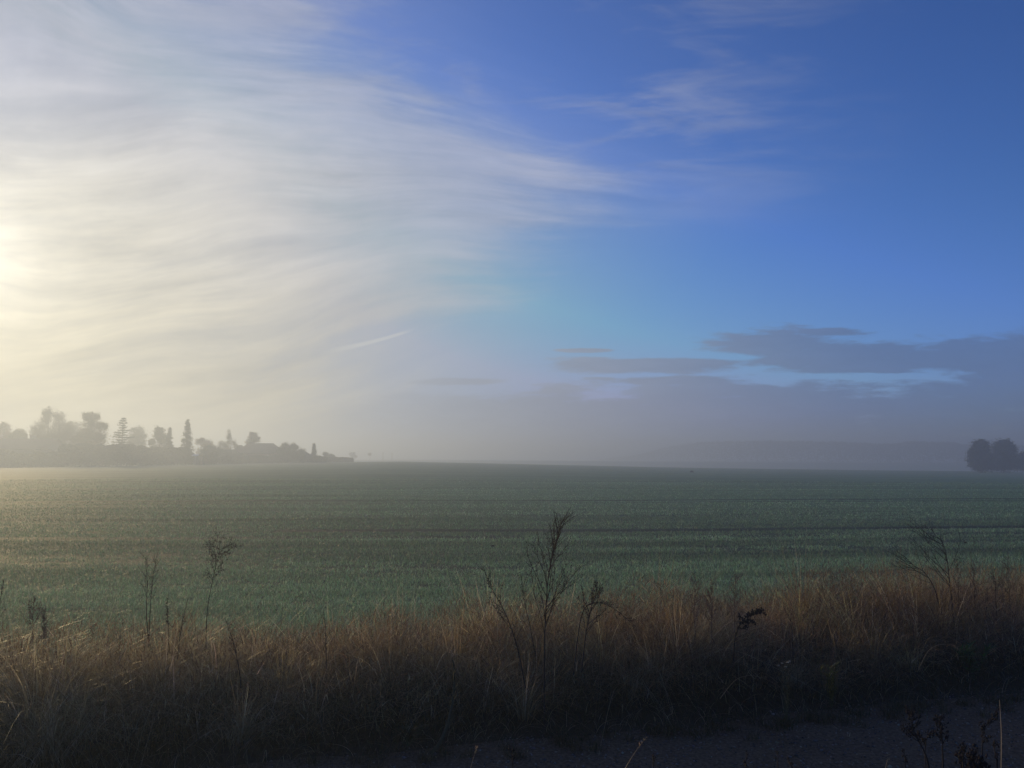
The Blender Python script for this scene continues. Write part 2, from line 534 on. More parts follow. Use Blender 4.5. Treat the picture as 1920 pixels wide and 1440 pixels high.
# ------------------------------------------------------------------ blades
def ribbons(root, hgt, az, lean, droop, width, col, face=None, seg=5, twist=0.5):
    """many bent grass blades at once; returns V, Q, colours"""
    n = len(root)
    t = np.linspace(0, 1, seg + 1)[None, :]
    dirx, diry = np.cos(az)[:, None], np.sin(az)[:, None]
    out = hgt[:, None] * (lean[:, None] * t + droop[:, None] * t ** 2.4)
    z = hgt[:, None] * (t - 0.55 * np.abs(droop)[:, None] * t ** 2.6)
    P = np.stack([root[:, 0:1] + dirx * out, root[:, 1:2] + diry * out, root[:, 2:3] + z], -1)
    fa = (az + PI / 2 + rng.normal(0, 0.6, n)) if face is None else face
    fa = fa[:, None] + twist * t
    wv = width[:, None] * (1 - 0.92 * t ** 1.6) * 0.5
    side = np.stack([np.cos(fa) * wv, np.sin(fa) * wv, 0 * fa * wv], -1)
    VV = np.stack([P - side, P + side], 2).reshape(n, -1, 3)
    k = (seg + 1) * 2
    b = np.arange(seg)[None, :] * 2 + np.arange(n)[:, None] * k
    Q = np.stack([b, b + 1, b + 3, b + 2], -1).reshape(-1, 4)
    return VV.reshape(-1, 3), Q, np.repeat(col, k, 0)


def pick(cols, n, idx=None, var=0.2):
    cols = np.array(cols)
    i = rng.integers(0, len(cols), n) if idx is None else idx
    return np.clip(cols[i] * (1 + rng.normal(0, var, (n, 1))) * (1 + rng.normal(0, 0.06, (n, 3))), 0.004, 0.9)


DRY = [(0.42, 0.29, 0.14), (0.33, 0.21, 0.10), (0.22, 0.13, 0.07), (0.5, 0.39, 0.22), (0.15, 0.085, 0.05), (0.28, 0.21, 0.10)]
RUST = [(0.20, 0.115, 0.065), (0.14, 0.085, 0.052), (0.26, 0.165, 0.09), (0.11, 0.072, 0.045)]
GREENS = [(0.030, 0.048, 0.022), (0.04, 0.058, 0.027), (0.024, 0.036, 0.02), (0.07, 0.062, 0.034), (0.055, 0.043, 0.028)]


def verge_profile(s):
    """height of the standing dry growth along the verge, metres"""
    x = np.interp(s, [-9, -4.4, -3.6, -2.2, -1.0, 0.0, 1.0, 1.5, 1.85, 2.2, 2.7, 3.4, 3.8, 4.8, 6, 9],
                  [0.66, 0.66, 0.64, 0.64, 0.66, 0.66, 0.64, 0.80, 0.92, 0.80, 0.62, 0.62, 0.70, 0.76, 0.76, 0.7])
    return x * (0.60 + 0.72 * fbm(s * 1.9, s * 0 + 4, 31, 4))


def verge_far(s):
    """how deep the verge is, metres from the road edge"""
    return np.interp(s, [-9, -5, -3, 0, 3, 6, 9], [1.55, 1.6, 1.8, 1.95, 2.1, 2.3, 2.4]) + 0.35 * (fbm(s * 0.9, s * 0 + 1, 41, 3) - 0.5)


def verge_samples(n, t0=0.0, t1=1.0, power=1.0, smin=-9.5, smax=9.5):
    s = rng.uniform(smin, smax, n)
    f = t0 + (t1 - t0) * rng.random(n) ** power
    t = f * verge_far(s)
    x, y = vp(s, t)
    return s, t, f, np.stack([x, y, verge_z(s, t)], 1)


# tall dry tangle
n = 150000
s, t, f, root = verge_samples(n, 0.22, 1.04, 0.75)
patch = fbm(s * 1.3, t * 1.8, 51)
Hh = verge_profile(s) * (0.45 + 0.55 * sstep(0.1, 0.65, f)) * rng.uniform(0.45, 1.12, n) * (0.72 + 0.55 * patch)
rust = (fbm(s * 0.7 + 5, t * 1.1, 61) + rng.normal(0, 0.1, n) + 0.12 * sstep(-1, 4, s) - 0.06) > 0.5
col = np.where(rust[:, None], pick(RUST, n), pick(DRY, n))
grn = (fbm(s * 1.9 + 9, t * 2.2, 71) + rng.normal(0, 0.09, n)) > 0.6
col = np.where(grn[:, None], pick([(0.12, 0.115, 0.05), (0.16, 0.14, 0.06)], n), col)
az = rng.uniform(0, 2 * PI, n)
az = np.where(rng.random(n) < 0.35, rng.normal(2.6, 0.8, n), az)
lean = rng.normal(0.0, 0.30, n)
# most blades belong to tussocks that splay outwards and differ in height, lean and colour
nt_ = 520
ts, tt_, tf, troot = verge_samples(nt_, 0.2, 1.02, 0.7)
th_ = np.clip(rng.lognormal(-0.10, 0.30, nt_), 0.42, 1.5); tl = rng.uniform(0, 2 * PI, nt_); tb = rng.uniform(0.0, 0.35, nt_)
tc_ = pick(DRY + RUST, nt_, var=0.25)
m_ = rng.random(n) < 0.76
k_ = rng.integers(0, nt_, n)
ra = rng.uniform(0, 2 * PI, n); rd = np.abs(rng.normal(0, 0.07, n))
root2 = troot[k_] + np.stack([np.cos(ra) * rd, np.sin(ra) * rd, 0 * rd], 1)
root = np.where(m_[:, None], root2, root)
H2 = verge_profile(ts)[k_] * (0.45 + 0.55 * sstep(0.1, 0.65, tf))[k_] * th_[k_] * rng.uniform(0.5, 1.08, n)
Hh = np.where(m_, H2, Hh * 0.9)
lx = np.cos(ra) * rd * 4.5 + np.cos(tl[k_]) * tb[k_]; ly = np.sin(ra) * rd * 4.5 + np.sin(tl[k_]) * tb[k_]
az = np.where(m_, np.arctan2(ly, lx) + rng.normal(0, 0.35, n), az)
lean = np.where(m_, np.hypot(lx, ly) * rng.uniform(0.5, 1.3, n), lean)
left = sstep(3.5, -1.5, ts)[k_]
col = np.where(m_[:, None], tc_[k_] * rng.uniform(0.75, 1.3, (n, 1)), col)
tan = np.array([0.42, 0.32, 0.185])
lf_ = (sstep(2.5, -3.0, root[:, 0]) * 0.55)[:, None]
col = col * (1 - lf_) + tan * rng.uniform(0.6, 1.25, (n, 1)) * lf_
wd_ = rng.uniform(0.0016, 0.0046, n)
col = col * (0.30 + 1.4 * fbm(root[:, 0] * 2.2, root[:, 1] * 2.6, 55, 3))[:, None] * [0.94, 1.02, 1.02]
pale = rng.random(n) < 0.13 * (0.4 + 1.2 * sstep(3.0, -3.0, root[:, 0]))  # palest straws carry painted sunlit highlights, more of them to the left
col[pale] = pick([(0.75, 0.66, 0.48), (0.6, 0.5, 0.33)], int(pale.sum()), var=0.12)
wd_[pale] *= 1.2
VV, QQ, CC = ribbons(root, Hh, az, lean, np.abs(rng.normal(0.25, 0.85, n)), wd_, col, seg=7)
n2 = 30000
s, t, f, root = verge_samples(n2, 0.12, 1.0, 0.8)
top_ = verge_profile(s) * (0.45 + 0.55 * sstep(0.1, 0.65, f))
root[:, 2] += top_ * rng.uniform(0.25, 0.85, n2)
hh_ = rng.uniform(0.03, 0.12, n2)
cm = pick(DRY + [(0.55, 0.45, 0.28), (0.6, 0.5, 0.34)], n2, var=0.25)
V2, Q2, C2 = ribbons(root, hh_, rng.uniform(0, 2 * PI, n2), rng.uniform(0.6, 3.2, n2), rng.uniform(-0.6, 2.0, n2), rng.uniform(0.0018, 0.005, n2), cm, seg=7, twist=1.0)
Q2 = Q2 + len(VV); VV = np.concatenate([VV, V2]); QQ = np.concatenate([QQ, Q2]); CC = np.concatenate([CC, C2])
o = mesh_obj('dry_grass', VV, QQ, M_dry, col=CC)
tag(o, 'tangled tan and rust dry grass standing along the verge between road and field', 'dry grass', kind='stuff')

# broken bits, leaves and twiglets that fill the tangle
n = 80000
s, t, f, root = verge_samples(n, 0.15, 1.05, 0.7)
base_h = verge_profile(s) * (0.45 + 0.55 * sstep(0.1, 0.65, f))
root[:, 2] += base_h * rng.random(n) ** 0.9 * 0.86
rust = (fbm(s * 0.8 + 2, t * 1.3, 81) + rng.normal(0, 0.12, n)) > 0.47
col = np.where(rust[:, None], pick(RUST, n), pick(DRY, n))
VV, QQ, CC = ribbons(root, rng.uniform(0.03, 0.12, n), rng.uniform(0, 2 * PI, n), rng.normal(0, 1.1, n), rng.normal(0, 0.7, n),
                     rng.uniform(0.002, 0.007, n), col, seg=2, twist=1.2)
o = mesh_obj('dead_herb_litter', VV, QQ, M_herb, col=CC)
tag(o, 'broken brown leaves and twigs caught in the dry verge grass', 'dead herbs', kind='stuff')

# darker, greener grass of the lower front
n = 90000
s, t, f, root = verge_samples(n, -0.12, 0.75, 1.0)
edge_fade = sstep(-0.10, 0.14, f + 0.22 * (fbm(s * 2.2, t * 0 + 3, 91) - 0.5))
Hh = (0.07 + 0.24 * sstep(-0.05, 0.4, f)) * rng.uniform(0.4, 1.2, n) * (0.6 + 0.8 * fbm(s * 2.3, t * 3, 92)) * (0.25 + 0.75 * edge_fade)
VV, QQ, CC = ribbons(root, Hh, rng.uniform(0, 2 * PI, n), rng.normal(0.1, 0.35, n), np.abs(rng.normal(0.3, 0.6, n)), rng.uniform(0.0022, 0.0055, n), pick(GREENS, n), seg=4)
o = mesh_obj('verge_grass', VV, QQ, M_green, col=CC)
tag(o, 'dark green and brown grass at the foot of the verge beside the gravel road', 'grass', kind='stuff')

n = 9000
nc_ = 170
cs = rng.uniform(-8, 8, nc_); ct = -np.abs(rng.normal(0, 0.16, nc_)); kk = rng.integers(0, nc_, n)
s = cs[kk] + rng.normal(0, 0.035, n); t = ct[kk] + rng.normal(0, 0.03, n)
x, y = vp(s, t)
VV, QQ, CC = ribbons(np.stack([x, y, 0.03 + 0 * x], 1), rng.uniform(0.03, 0.13, n), rng.uniform(0, 2 * PI, n), rng.normal(0.2, 0.6, n), np.abs(rng.normal(0.4, 0.6, n)), rng.uniform(0.002, 0.005, n), pick(GREENS + [(0.14, 0.11, 0.06)], n), seg=4)
o = mesh_obj('edge_tufts', VV, QQ, M_green, col=CC)
tag(o, 'small ragged grass tufts creeping from the verge on to the gravel', 'grass', kind='stuff')

# long arching pale blades scattered over the dark front
n = 5200
s, t, f, root = verge_samples(n, 0.02, 0.9)
VV, QQ, CC = ribbons(root, rng.uniform(0.2, 0.5, n) * (0.5 + 0.5 * sstep(0, .5, f)), rng.uniform(0, 2 * PI, n), rng.uniform(0.1, 0.5, n), rng.uniform(0.7, 1.5, n),
                     rng.uniform(0.002, 0.0045, n), pick([(0.36, 0.30, 0.19), (0.24, 0.2, 0.12), (0.45, 0.38, 0.26)], n), seg=8)
o = mesh_obj('arching_grass', VV, QQ, M_dry, col=CC)
tag(o, 'thin pale grass blades arching over the dark front of the verge', 'grass', kind='stuff')

# wispy margin between verge and crop
n = 26000
s = rng.uniform(-12, 12, n)
t = verge_far(s) * rng.uniform(0.92, 1.0, n) + np.abs(rng.normal(0, 0.5, n)) * (0.6 + 0.5 * sstep(0, 6, s))
x, y = vp(s, t)
root = np.stack([x, y, verge_z(s, t)], 1)
Hh = rng.uniform(0.12, 0.42, n) * np.exp(-(t - verge_far(s)) / 1.3) * (1 + 0.35 * sstep(2, 6, s))
col = pick([(0.16, 0.15, 0.08), (0.10, 0.12, 0.055), (0.2, 0.14, 0.08), (0.12, 0.08, 0.05)], n)
VV, QQ, CC = ribbons(root, Hh, rng.uniform(0, 2 * PI, n), rng.normal(0, 0.2, n), np.abs(rng.normal(0, 0.4, n)), rng.uniform(0.0018, 0.004, n), col, seg=4)
o = mesh_obj('margin_grass', VV, QQ, M_dry, col=CC)
tag(o, 'thin wispy grass where the verge runs out into the crop', 'grass', kind='stuff')

# gravel stones and straw litter on the road
n = 16000
s = rng.uniform(-7, 8, n); t = 0.25 - rng.random(n) ** 1.3 * 2.6
x, y = vp(s, t)
r_ = rng.uniform(0.003, 0.011, n) * np.where(rng.random(n) < 0.03, 2.0, 1)
oc = np.array([[1, 0, 0], [0, 1, 0], [-1, 0, 0], [0, -1, 0], [0, 0, 0.7], [0, 0, -0.7]], float)
VV = oc[None] * r_[:, None, None] * rng.uniform(0.6, 1.3, (n, 6, 1)) + np.stack([x, y, 0.032 + 0 * x], 1)[:, None]
tri = np.array([(0, 1, 4), (1, 2, 4), (2, 3, 4), (3, 0, 4), (1, 0, 5), (2, 1, 5), (3, 2, 5), (0, 3, 5)])
TT = (tri[None] + np.arange(n)[:, None, None] * 6).reshape(-1, 3)
col = pick([(0.10, 0.09, 0.095), (0.16, 0.14, 0.14), (0.06, 0.055, 0.06), (0.2, 0.18, 0.17)], n)
o = mesh_obj('road_pebbles', VV.reshape(-1, 3), TT, M_stone, col=np.repeat(col, 6, 0))
tag(o, 'loose grey pebbles scattered over the gravel road', 'pebbles', kind='stuff')
n = 5200
s = rng.uniform(-7, 8, n); t = 0.35 - rng.random(n) ** 2.0 * 2.4
x, y = vp(s, t)
VV, QQ, CC = ribbons(np.stack([x, y, 0.045 + 0 * x], 1), rng.uniform(0.012, 0.03, n), rng.uniform(0, 2 * PI, n), rng.uniform(1.0, 3.5, n), rng.uniform(-.5, .5, n),
                     rng.uniform(0.002, 0.008, n), pick([(0.16, 0.12, 0.08), (0.09, 0.06, 0.045), (0.22, 0.18, 0.12)], n), seg=2)
o = mesh_obj('road_litter', VV, QQ, M_herb, col=CC)
tag(o, 'dead leaf and straw litter lying on the gravel', 'litter', kind='stuff')

# ------------------------------------------------------------------ crop of young winter cereal
n = 1100000
Ya, Yb = 7.0, 75.0
q = rng.random(n)
e_ = -0.9
Yy = (Ya ** e_ + q * (Yb ** e_ - Ya ** e_)) ** (1 / e_)
Xx = Yy * rng.uniform(-0.82, 0.82, n)
rel = (Xx - E0[0]) * ed[0] + (Yy - E0[1]) * ed[1] - 4.44
tq = (Xx - E0[0]) * en[0] + (Yy - E0[1]) * en[1]
rc = row_coord(Xx, Yy)
rq = (np.round(rc / 0.125) + rng.normal(0, 0.16, n)) * 0.125
Yy = np.where(Yy < 40, Yy + (rq - rc) / CA, Yy)
rc = row_coord(Xx, Yy)
keep = tq > verge_far(rel) + 0.1 + 0.5 * fbm(rel * 0.8, rel * 0, 77)
al_ = Yy * SA + Xx * CA
for y0, wd, s_ in TRACKS:
    brk = fbm(al_ * 0.12, al_ * 0 + y0, 7, 2) > 0.36
    keep &= ~((np.abs(rc - y0) < wd * 1.05) & brk & (rng.random(n) < min(0.95, s_ + 0.1)))
cov = fbm(al_ * 0.12, rc * 1.5, 101, 4) * 0.6 + fbm(Xx * 2.0, Yy * 2.0, 102, 3) * 0.4
keep &= (cov + rng.normal(0, 0.08, n)) > 0.33
Xx, Yy, cov, rc = Xx[keep], Yy[keep], cov[keep], rc[keep]
n = len(Xx)
sc_ = np.maximum(1.0, Yy / 11.0)
Hh = rng.uniform(0.035, 0.085, n) * (0.65 + 0.7 * cov)
col = pick([(0.095, 0.205, 0.10), (0.11, 0.225, 0.115), (0.07, 0.165, 0.085), (0.13, 0.235, 0.13), (0.20, 0.28, 0.19)], n, var=0.32) * [1.75, 1.55, 1.68]
col = col * (0.30 + 1.4 * fbm(al_[keep] * 0.06, rc * 0.8, 131, 4))[:, None]
VV, QQ, CC = ribbons(np.stack([Xx, Yy, ground(Xx, Yy) - 0.003], 1), Hh, rng.uniform(0, 2 * PI, n), rng.normal(0.2, 0.5, n), np.abs(rng.normal(0.4, 0.6, n)),
                     rng.uniform(0.0024, 0.0052, n) * sc_, col, seg=2)
o = mesh_obj('young_crop', VV, QQ, M_crop, col=CC)
tag(o, 'short young green cereal crop covering the field', 'crop', kind='stuff')


# ------------------------------------------------------------------ weeds (individual things)
def rot_about(v, k, a):
    k = k / np.linalg.norm(k)
    return v * math.cos(a) + np.cross(k, v) * math.sin(a) + k * np.dot(k, v) * (1 - math.cos(a))


def branch(g, heads, p0, d, L, r, level, maxlevel, nsub, up, spread, rough, colr, head=0.0, sides=4, taper=0.25, f0=0.25):
    m = 6 if level < 2 else 4
    P = [np.array(p0, float)]
    dd = np.array(d, float); dd /= np.linalg.norm(dd)
    for i in range(m):
        dd = dd + rng.normal(0, rough, 3) + np.array([0, 0, up])
        dd /= np.linalg.norm(dd)
        P.append(P[-1] + dd * L / m)
    P = np.array(P)
    rad = r * (1 - (1 - taper) * np.linspace(0, 1, m + 1))
    g.tube(P, rad, sides, colr * rng.uniform(0.8, 1.2))
    if head > 0 and level >= 1:
        nh = int(head * L * 100)
        for i in range(nh):
            q = P[min(m, int((0.25 + 0.75 * rng.random()) * m))] + rng.normal(0, 0.006, 3)
            heads.append(q)
    if level < maxlevel:
        for i in range(nsub[level]):
            f = f0 + (1 - f0) * (i + rng.random()) / nsub[level]
            f = min(f, 0.97)
            k = f * m; j = int(k); q = P[j] + (P[min(j + 1, m)] - P[j]) * (k - j)
            tang = P[min(j + 1, m)] - P[j]
            side = np.cross(tang, rng.normal(0, 1, 3))
            nd = rot_about(tang, side, spread * rng.uniform(0.7, 1.3))
            Ls = L * (0.62 - 0.42 * f) * rng.uniform(0.7, 1.25)
            branch(g, heads, q, nd, Ls, r * 0.5, level + 1, maxlevel, nsub, up * 0.8, spread, rough * 1.2, colr, head, sides, taper, 0.2)
    return P


def head_geo(heads, size, cols, squash=1.3):
    h = Geo()
    for q in heads:
        h.blob(q, size * rng.uniform(0.5, 1.3), pick(cols, 1)[0], squash)
    return h


DARK = np.array([0.030, 0.023, 0.022])
BROWN = np.array([0.06, 0.04, 0.03])
PALE = np.array([0.36, 0.29, 0.19])


def weed(name, label, cat, base, path, r0, nbr, blen, spread, up, colr, head=0.0, hsize=0.004, hcols=((0.035, 0.028, 0.025),), sub=(4, 2), rough=0.12,
         group=None, f0=0.3, lenfun=None, bias=None, leaves=0):
    """a weed: main stem along path (offsets), side branches, seed heads"""
    base = np.array(base, float)
    root = empty(name, base, label, cat, group)
    P = np.array(path, float)
    # resample the stem smoothly
    tt_ = np.linspace(0, 1, len(P)); t2 = np.linspace(0, 1, 15)
    P = np.stack([np.interp(t2, tt_, P[:, k]) for k in range(3)], 1)
    P[1:-1] += rng.normal(0, 0.004, (13, 3))
    for _ in range(2): P[1:-1] = (P[:-2] + P[1:-1] * 2 + P[2:]) / 4
    g = Geo(); g.tube(P, r0 * (1 - 0.8 * t2), 6, colr)
    L = np.sum(np.linalg.norm(np.diff(P, axis=0), axis=1))
    g.build('stem', M_stem, root, origin=base, smooth=True)
    gb = Geo(); heads = []
    for i in range(nbr):
        f = f0 + (0.98 - f0) * (i + rng.random()) / nbr
        k = f * 14; j = min(int(k), 13)
        q = P[j] + (P[j + 1] - P[j]) * (k - j)
        tang = P[j + 1] - P[j]
        sd = np.cross(tang, rng.normal(0, 1, 3)) if bias is None else np.cross(tang, np.array(bias) + rng.normal(0, 0.5, 3))
        nd = rot_about(tang, sd, spread * rng.uniform(0.75, 1.25))
        lf = blen * (lenfun(f) if lenfun else (1.05 - 0.8 * f)) * rng.uniform(0.75, 1.2)
        branch(gb, heads, q, nd, lf, r0 * 0.42, 1, 1 + len(sub), (0,) + tuple(sub), up, spread * 0.85, rough, colr, head)
    for q in heads: gb.blob(q, hsize * rng.uniform(0.5, 1.3), pick(hcols, 1)[0], 1.3)
    if gb.n: gb.build('branches', M_stem, root, origin=base)
    if leaves:
        k = leaves
        idx = rng.integers(3, 13, k)
        rt = P[idx] + rng.normal(0, 0.004, (k, 3))
        VV, QQ, CC = ribbons(rt, rng.uniform(0.02, 0.06, k), rng.uniform(0, 2 * PI, k), rng.normal(0.5, 0.8, k), rng.uniform(0.2, 1.2, k), rng.uniform(0.004, 0.010, k),
                             pick(hcols, k), seg=3)
        lg = Geo(); lg.add(VV, QQ, None, CC); lg.build('withered_leaves', M_herb, root, origin=base)
    return root


def pth(pts, Ys):
    """stem path through photo points at given distances"""
    return [at(px, py, Y) for (px, py), Y in zip(pts, Ys)]


def Pm(pts, Y0, Y1=None):
    Y1 = Y0 if Y1 is None else Y1
    P = pth(pts, np.linspace(Y0, Y1, len(pts)))
    return P[0], P


GW = 'dead weeds standing in the verge'
# the tall one in the middle
b, P = Pm([(1020, 1385), (1021, 1300), (1020, 1200), (1024, 1130), (1030, 1060), (1042, 1015), (1056, 970)], 5.85, 6.0)
b[2] = 0.08; P[0] = b
weed('mugwort', 'tallest dark bare weed with upswept branches, standing in the middle of the verge', 'weed', b, P, 0.0075, 34, 0.60, 0.56, 0.06, DARK,
     head=0.16, hsize=0.004, sub=(5, 1), f0=0.36, lenfun=lambda f: 1.2 - 1.05 * f, group=GW, rough=0.07)
b, P = Pm([(985, 1290), (968, 1200), (948, 1150), (925, 1110), (905, 1065)], 6.0, 6.15)
weed('mugwort', 'dark weed stem leaning left, just left of the tallest weed', 'weed', b, P, 0.006, 16, 0.30, 0.6, 0.07, DARK, head=0.3, sub=(2,), f0=0.25, group=GW)
b, P = Pm([(1090, 1260), (1098, 1190), (1108, 1140), (1122, 1100)], 6.1, 6.2)
weed('mugwort', 'dark forked weed just right of the tallest weed', 'weed', b, P, 0.0065, 20, 0.40, 0.6, 0.06, DARK, head=0.25, sub=(4,), f0=0.3, group=GW)
b, P = Pm([(1075, 1265), (1085, 1180), (1095, 1130), (1130, 1128), (1165, 1150), (1192, 1175)], 6.15, 6.1)
weed('mugwort', 'dark weed bent over to the right with a drooping tip, right of the tallest weed', 'weed', b, P, 0.0055, 16, 0.17, 0.7, 0.03, DARK, head=0.3, sub=(3,), f0=0.4, group=GW)
b, P = Pm([(1005, 1230), (990, 1160), (982, 1120), (978, 1080)], 6.2, 6.25)
weed('mugwort', 'thin dark weed stem between the left leaning one and the tallest', 'weed', b, P, 0.004, 10, 0.22, 0.5, 0.1, DARK, head=0.25, sub=(2,), f0=0.4, group=GW)
# left pair
b, P = Pm([(279, 1215), (275, 1170), (274, 1120), (277, 1085), (274, 1042)], 6.35)
weed('dead_weed', 'left stem of a pair of thin weeds with curled branch tips over the left field', 'weed', b, P, 0.004, 16, 0.18, 0.55, 0.08, DARK, head=0.15, hsize=0.003, sub=(3,), f0=0.42, rough=0.16, group=GW, lenfun=lambda f: 1 - 0.4 * f)
b, P = Pm([(279, 1215), (281, 1160), (284, 1110), (288, 1075), (293, 1048)], 6.4)
weed('dead_weed', 'right stem of a pair of thin weeds with curled branch tips over the left field', 'weed', b, P, 0.004, 15, 0.17, 0.55, 0.08, DARK, head=0.15, hsize=0.003, sub=(3,), f0=0.42, rough=0.16, group=GW, lenfun=lambda f: 1 - 0.4 * f)
b, P = Pm([(386, 1215), (387, 1165), (390, 1130), (399, 1080), (409, 1045), (417, 1025)], 6.4)
weed('dead_weed', 'slanting thin weed with a feathery tuft of twigs at its top, right of the pair', 'weed', b, P, 0.004, 26, 0.17, 0.75, 0.03, DARK, head=0.45, hsize=0.0032, sub=(4, 2), f0=0.55, rough=0.15, group=GW, lenfun=lambda f: 0.6 + 0.6 * f)
b, P = Pm([(318, 1225), (316, 1180), (314, 1150), (313, 1122)], 6.2)
weed('dock', 'short dark weed with a dense seed spike between the pair and the slanting one', 'weed', b, P, 0.004, 14, 0.06, 0.4, 0.12, DARK, head=1.4, hsize=0.004, sub=(2,), f0=0.35, group=GW)
b, P = Pm([(333, 1235), (337, 1195), (343, 1160), (353, 1120)], 6.1)
weed('dead_weed', 'brown stem leaning right in front of the slanting feathery weed', 'weed', b, P, 0.004, 9, 0.10, 0.4, 0.05, BROWN, head=0.4, sub=(2,), f0=0.3, group=GW)
b, P = Pm([(-8, 1215), (-6, 1170), (0, 1130), (8, 1085)], 6.1)
weed('dead_weed', 'dark weed cut by the left edge of the picture', 'weed', b, P, 0.005, 10, 0.16, 0.4, 0.08, DARK, head=0.3, sub=(2,), f0=0.25, group=GW)
b, P = Pm([(452, 1290), (446, 1240), (437, 1200), (424, 1165)], 5.75)
weed('dead_weed', 'dark stem leaning left with short twigs over the brown grass', 'weed', b, P, 0.0045, 12, 0.14, 0.5, 0.06, DARK, head=0.2, sub=(2,), f0=0.3, group=GW)
b, P = Pm([(612, 1255), (611, 1210), (609, 1170), (607, 1148)], 6.0)
weed('dead_weed', 'short upright brown stem in the rusty grass left of the middle', 'weed', b, P, 0.004, 8, 0.09, 0.5, 0.06, BROWN, head=0.3, sub=(2,), f0=0.3, group=GW)
for (px, py, h, lab) in [(60, 1215, 1120, 'fluffy reddish brown seeding weed near the left edge'), (80, 1235, 1145, 'lower fluffy brown weed beside the reddish one at left')]:
    b, P = Pm([(px, py), (px + 2, (py + h) / 2), (px + 4, h)], 6.2)
    weed('seeding_weed', lab, 'weed', b, P, 0.003, 26, 0.20, 0.6, 0.08, BROWN * 2.0, head=0.5, hsize=0.0034, hcols=((0.14, 0.09, 0.065), (0.19, 0.13, 0.09)), sub=(4, 1), f0=0.3, group=GW)
# right: bare shrub with branches sweeping left
b, P = Pm([(1790, 1190), (1786, 1140), (1782, 1100), (1779, 1065), (1772, 1030), (1762, 1005)], 8.0, 8.1)
weed('bare_shrub', 'bare dark shrub with long branches sweeping up to the left, near the right edge', 'shrub', b, P, 0.008, 13, 0.60, 0.85, 0.07, DARK, head=0.04, sub=(4, 2), f0=0.38,
     bias=(-0.8, 0.1, 0.2), group='bare shrubs at the right end of the verge', rough=0.06, lenfun=lambda f: 1.1 - 0.5 * f)
b, P = Pm([(1765, 1150), (1752, 1100), (1735, 1072), (1712, 1060), (1693, 1040)], 8.05)
weed('bare_shrub', 'thin bare branch curving low to the left under the dark shrub', 'shrub', b, P, 0.006, 13, 0.55, 0.7, 0.08, DARK, sub=(4,), f0=0.3, bias=(-1.0, 0, 0.3), group='bare shrubs at the right end of the verge', rough=0.06)
b, P = Pm([(1843, 1210), (1846, 1170), (1851, 1130), (1852, 1102)], 7.9)
weed('bare_shrub', 'short knotty dark stem right of the bare shrub', 'shrub', b, P, 0.005, 9, 0.12, 0.7, 0.03, DARK * 1.3, head=0.3, sub=(2,), f0=0.4, group='bare shrubs at the right end of the verge')
for (x0, x1, y1, Yd, lab) in [(1881, 1879, 1052, 8.2, 'pale straight stem in the thin growth by the right edge'),
                              (1908, 1904, 1068, 8.1, 'pale forked stem cut by the right edge'),
                              (1815, 1822, 1020, 8.3, 'faint pale grass stem right of the dark shrub'),
                              (1862, 1858, 1010, 8.4, 'tallest faint pale stem near the right edge')]:
    b, P = Pm([(x0, 1165), ((x0 + x1) / 2, 1110), (x1, y1)], Yd)
    weed('pale_stem', lab, 'weed', b, P, 0.0032, 12, 0.22, 0.5, 0.1, PALE * 0.45, head=0.15, hcols=((0.16, 0.12, 0.08),), sub=(3, 2), f0=0.3, group='pale stems at the right edge')
for k, (px, top_, Yd) in enumerate([(1800, 1045, 8.2), (1830, 1060, 8.0), (1895, 1040, 8.3), (1870, 1080, 7.9)]):
    b, P = Pm([(px, 1180), (px - 3, 1110), (px - 6, top_)], Yd)
    weed('brown_bramble', ['fine brown twiggy weed close right of the dark shrub', 'second fine brown twiggy weed right of the dark shrub',
                           'fine brown twiggy weed tallest at the right edge', 'low brown twiggy weed at the right edge'][k], 'weed', b, P, 0.004, 22, 0.26, 0.6, 0.04,
         BROWN * 1.3, head=0.25, hcols=((0.09, 0.06, 0.04),), sub=(4, 2), f0=0.2, group='brown twiggy weeds at the right end')
for (px, y0, y1, lab) in [(1303, 1200, 1085, 'brown seeding weed at the left of the tall rusty clump'), (1335, 1200, 1092, 'brown seeding weed in the middle of the tall rusty clump'),
                          (1378, 1200, 1082, 'brown seeding weed at the right of the tall rusty clump')]:
    b, P = Pm([(px, y0), (px - 2, (y0 + y1) / 2), (px + 2, y1)], 6.75)
    weed('seeding_weed', lab, 'weed', b, P, 0.0032, 30, 0.26, 0.6, 0.08, BROWN * 2.2, head=0.4, hsize=0.0034, hcols=((0.17, 0.11, 0.07), (0.22, 0.15, 0.10)), sub=(4, 1), f0=0.2, group=GW)
b, P = Pm([(1375, 1240), (1378, 1195), (1392, 1160), (1415, 1152), (1436, 1148)], 6.35)
weed('dead_thistle', 'black withered weed with drooping dead leaves in front of the tall rusty clump', 'weed', b, P, 0.006, 14, 0.14, 0.8, -0.03, DARK * 0.8, head=1.6, hsize=0.006,
     hcols=((0.022, 0.018, 0.018),), sub=(3,), f0=0.3, group=GW, leaves=70)
b, P = Pm([(1488, 1245), (1487, 1200), (1482, 1160), (1470, 1140)], 6.3)
weed('dead_weed', 'thin dark double stem right of the black withered weed', 'weed', b, P, 0.0035, 7, 0.16, 0.25, 0.08, DARK, sub=(1,), f0=0.1, group=GW)
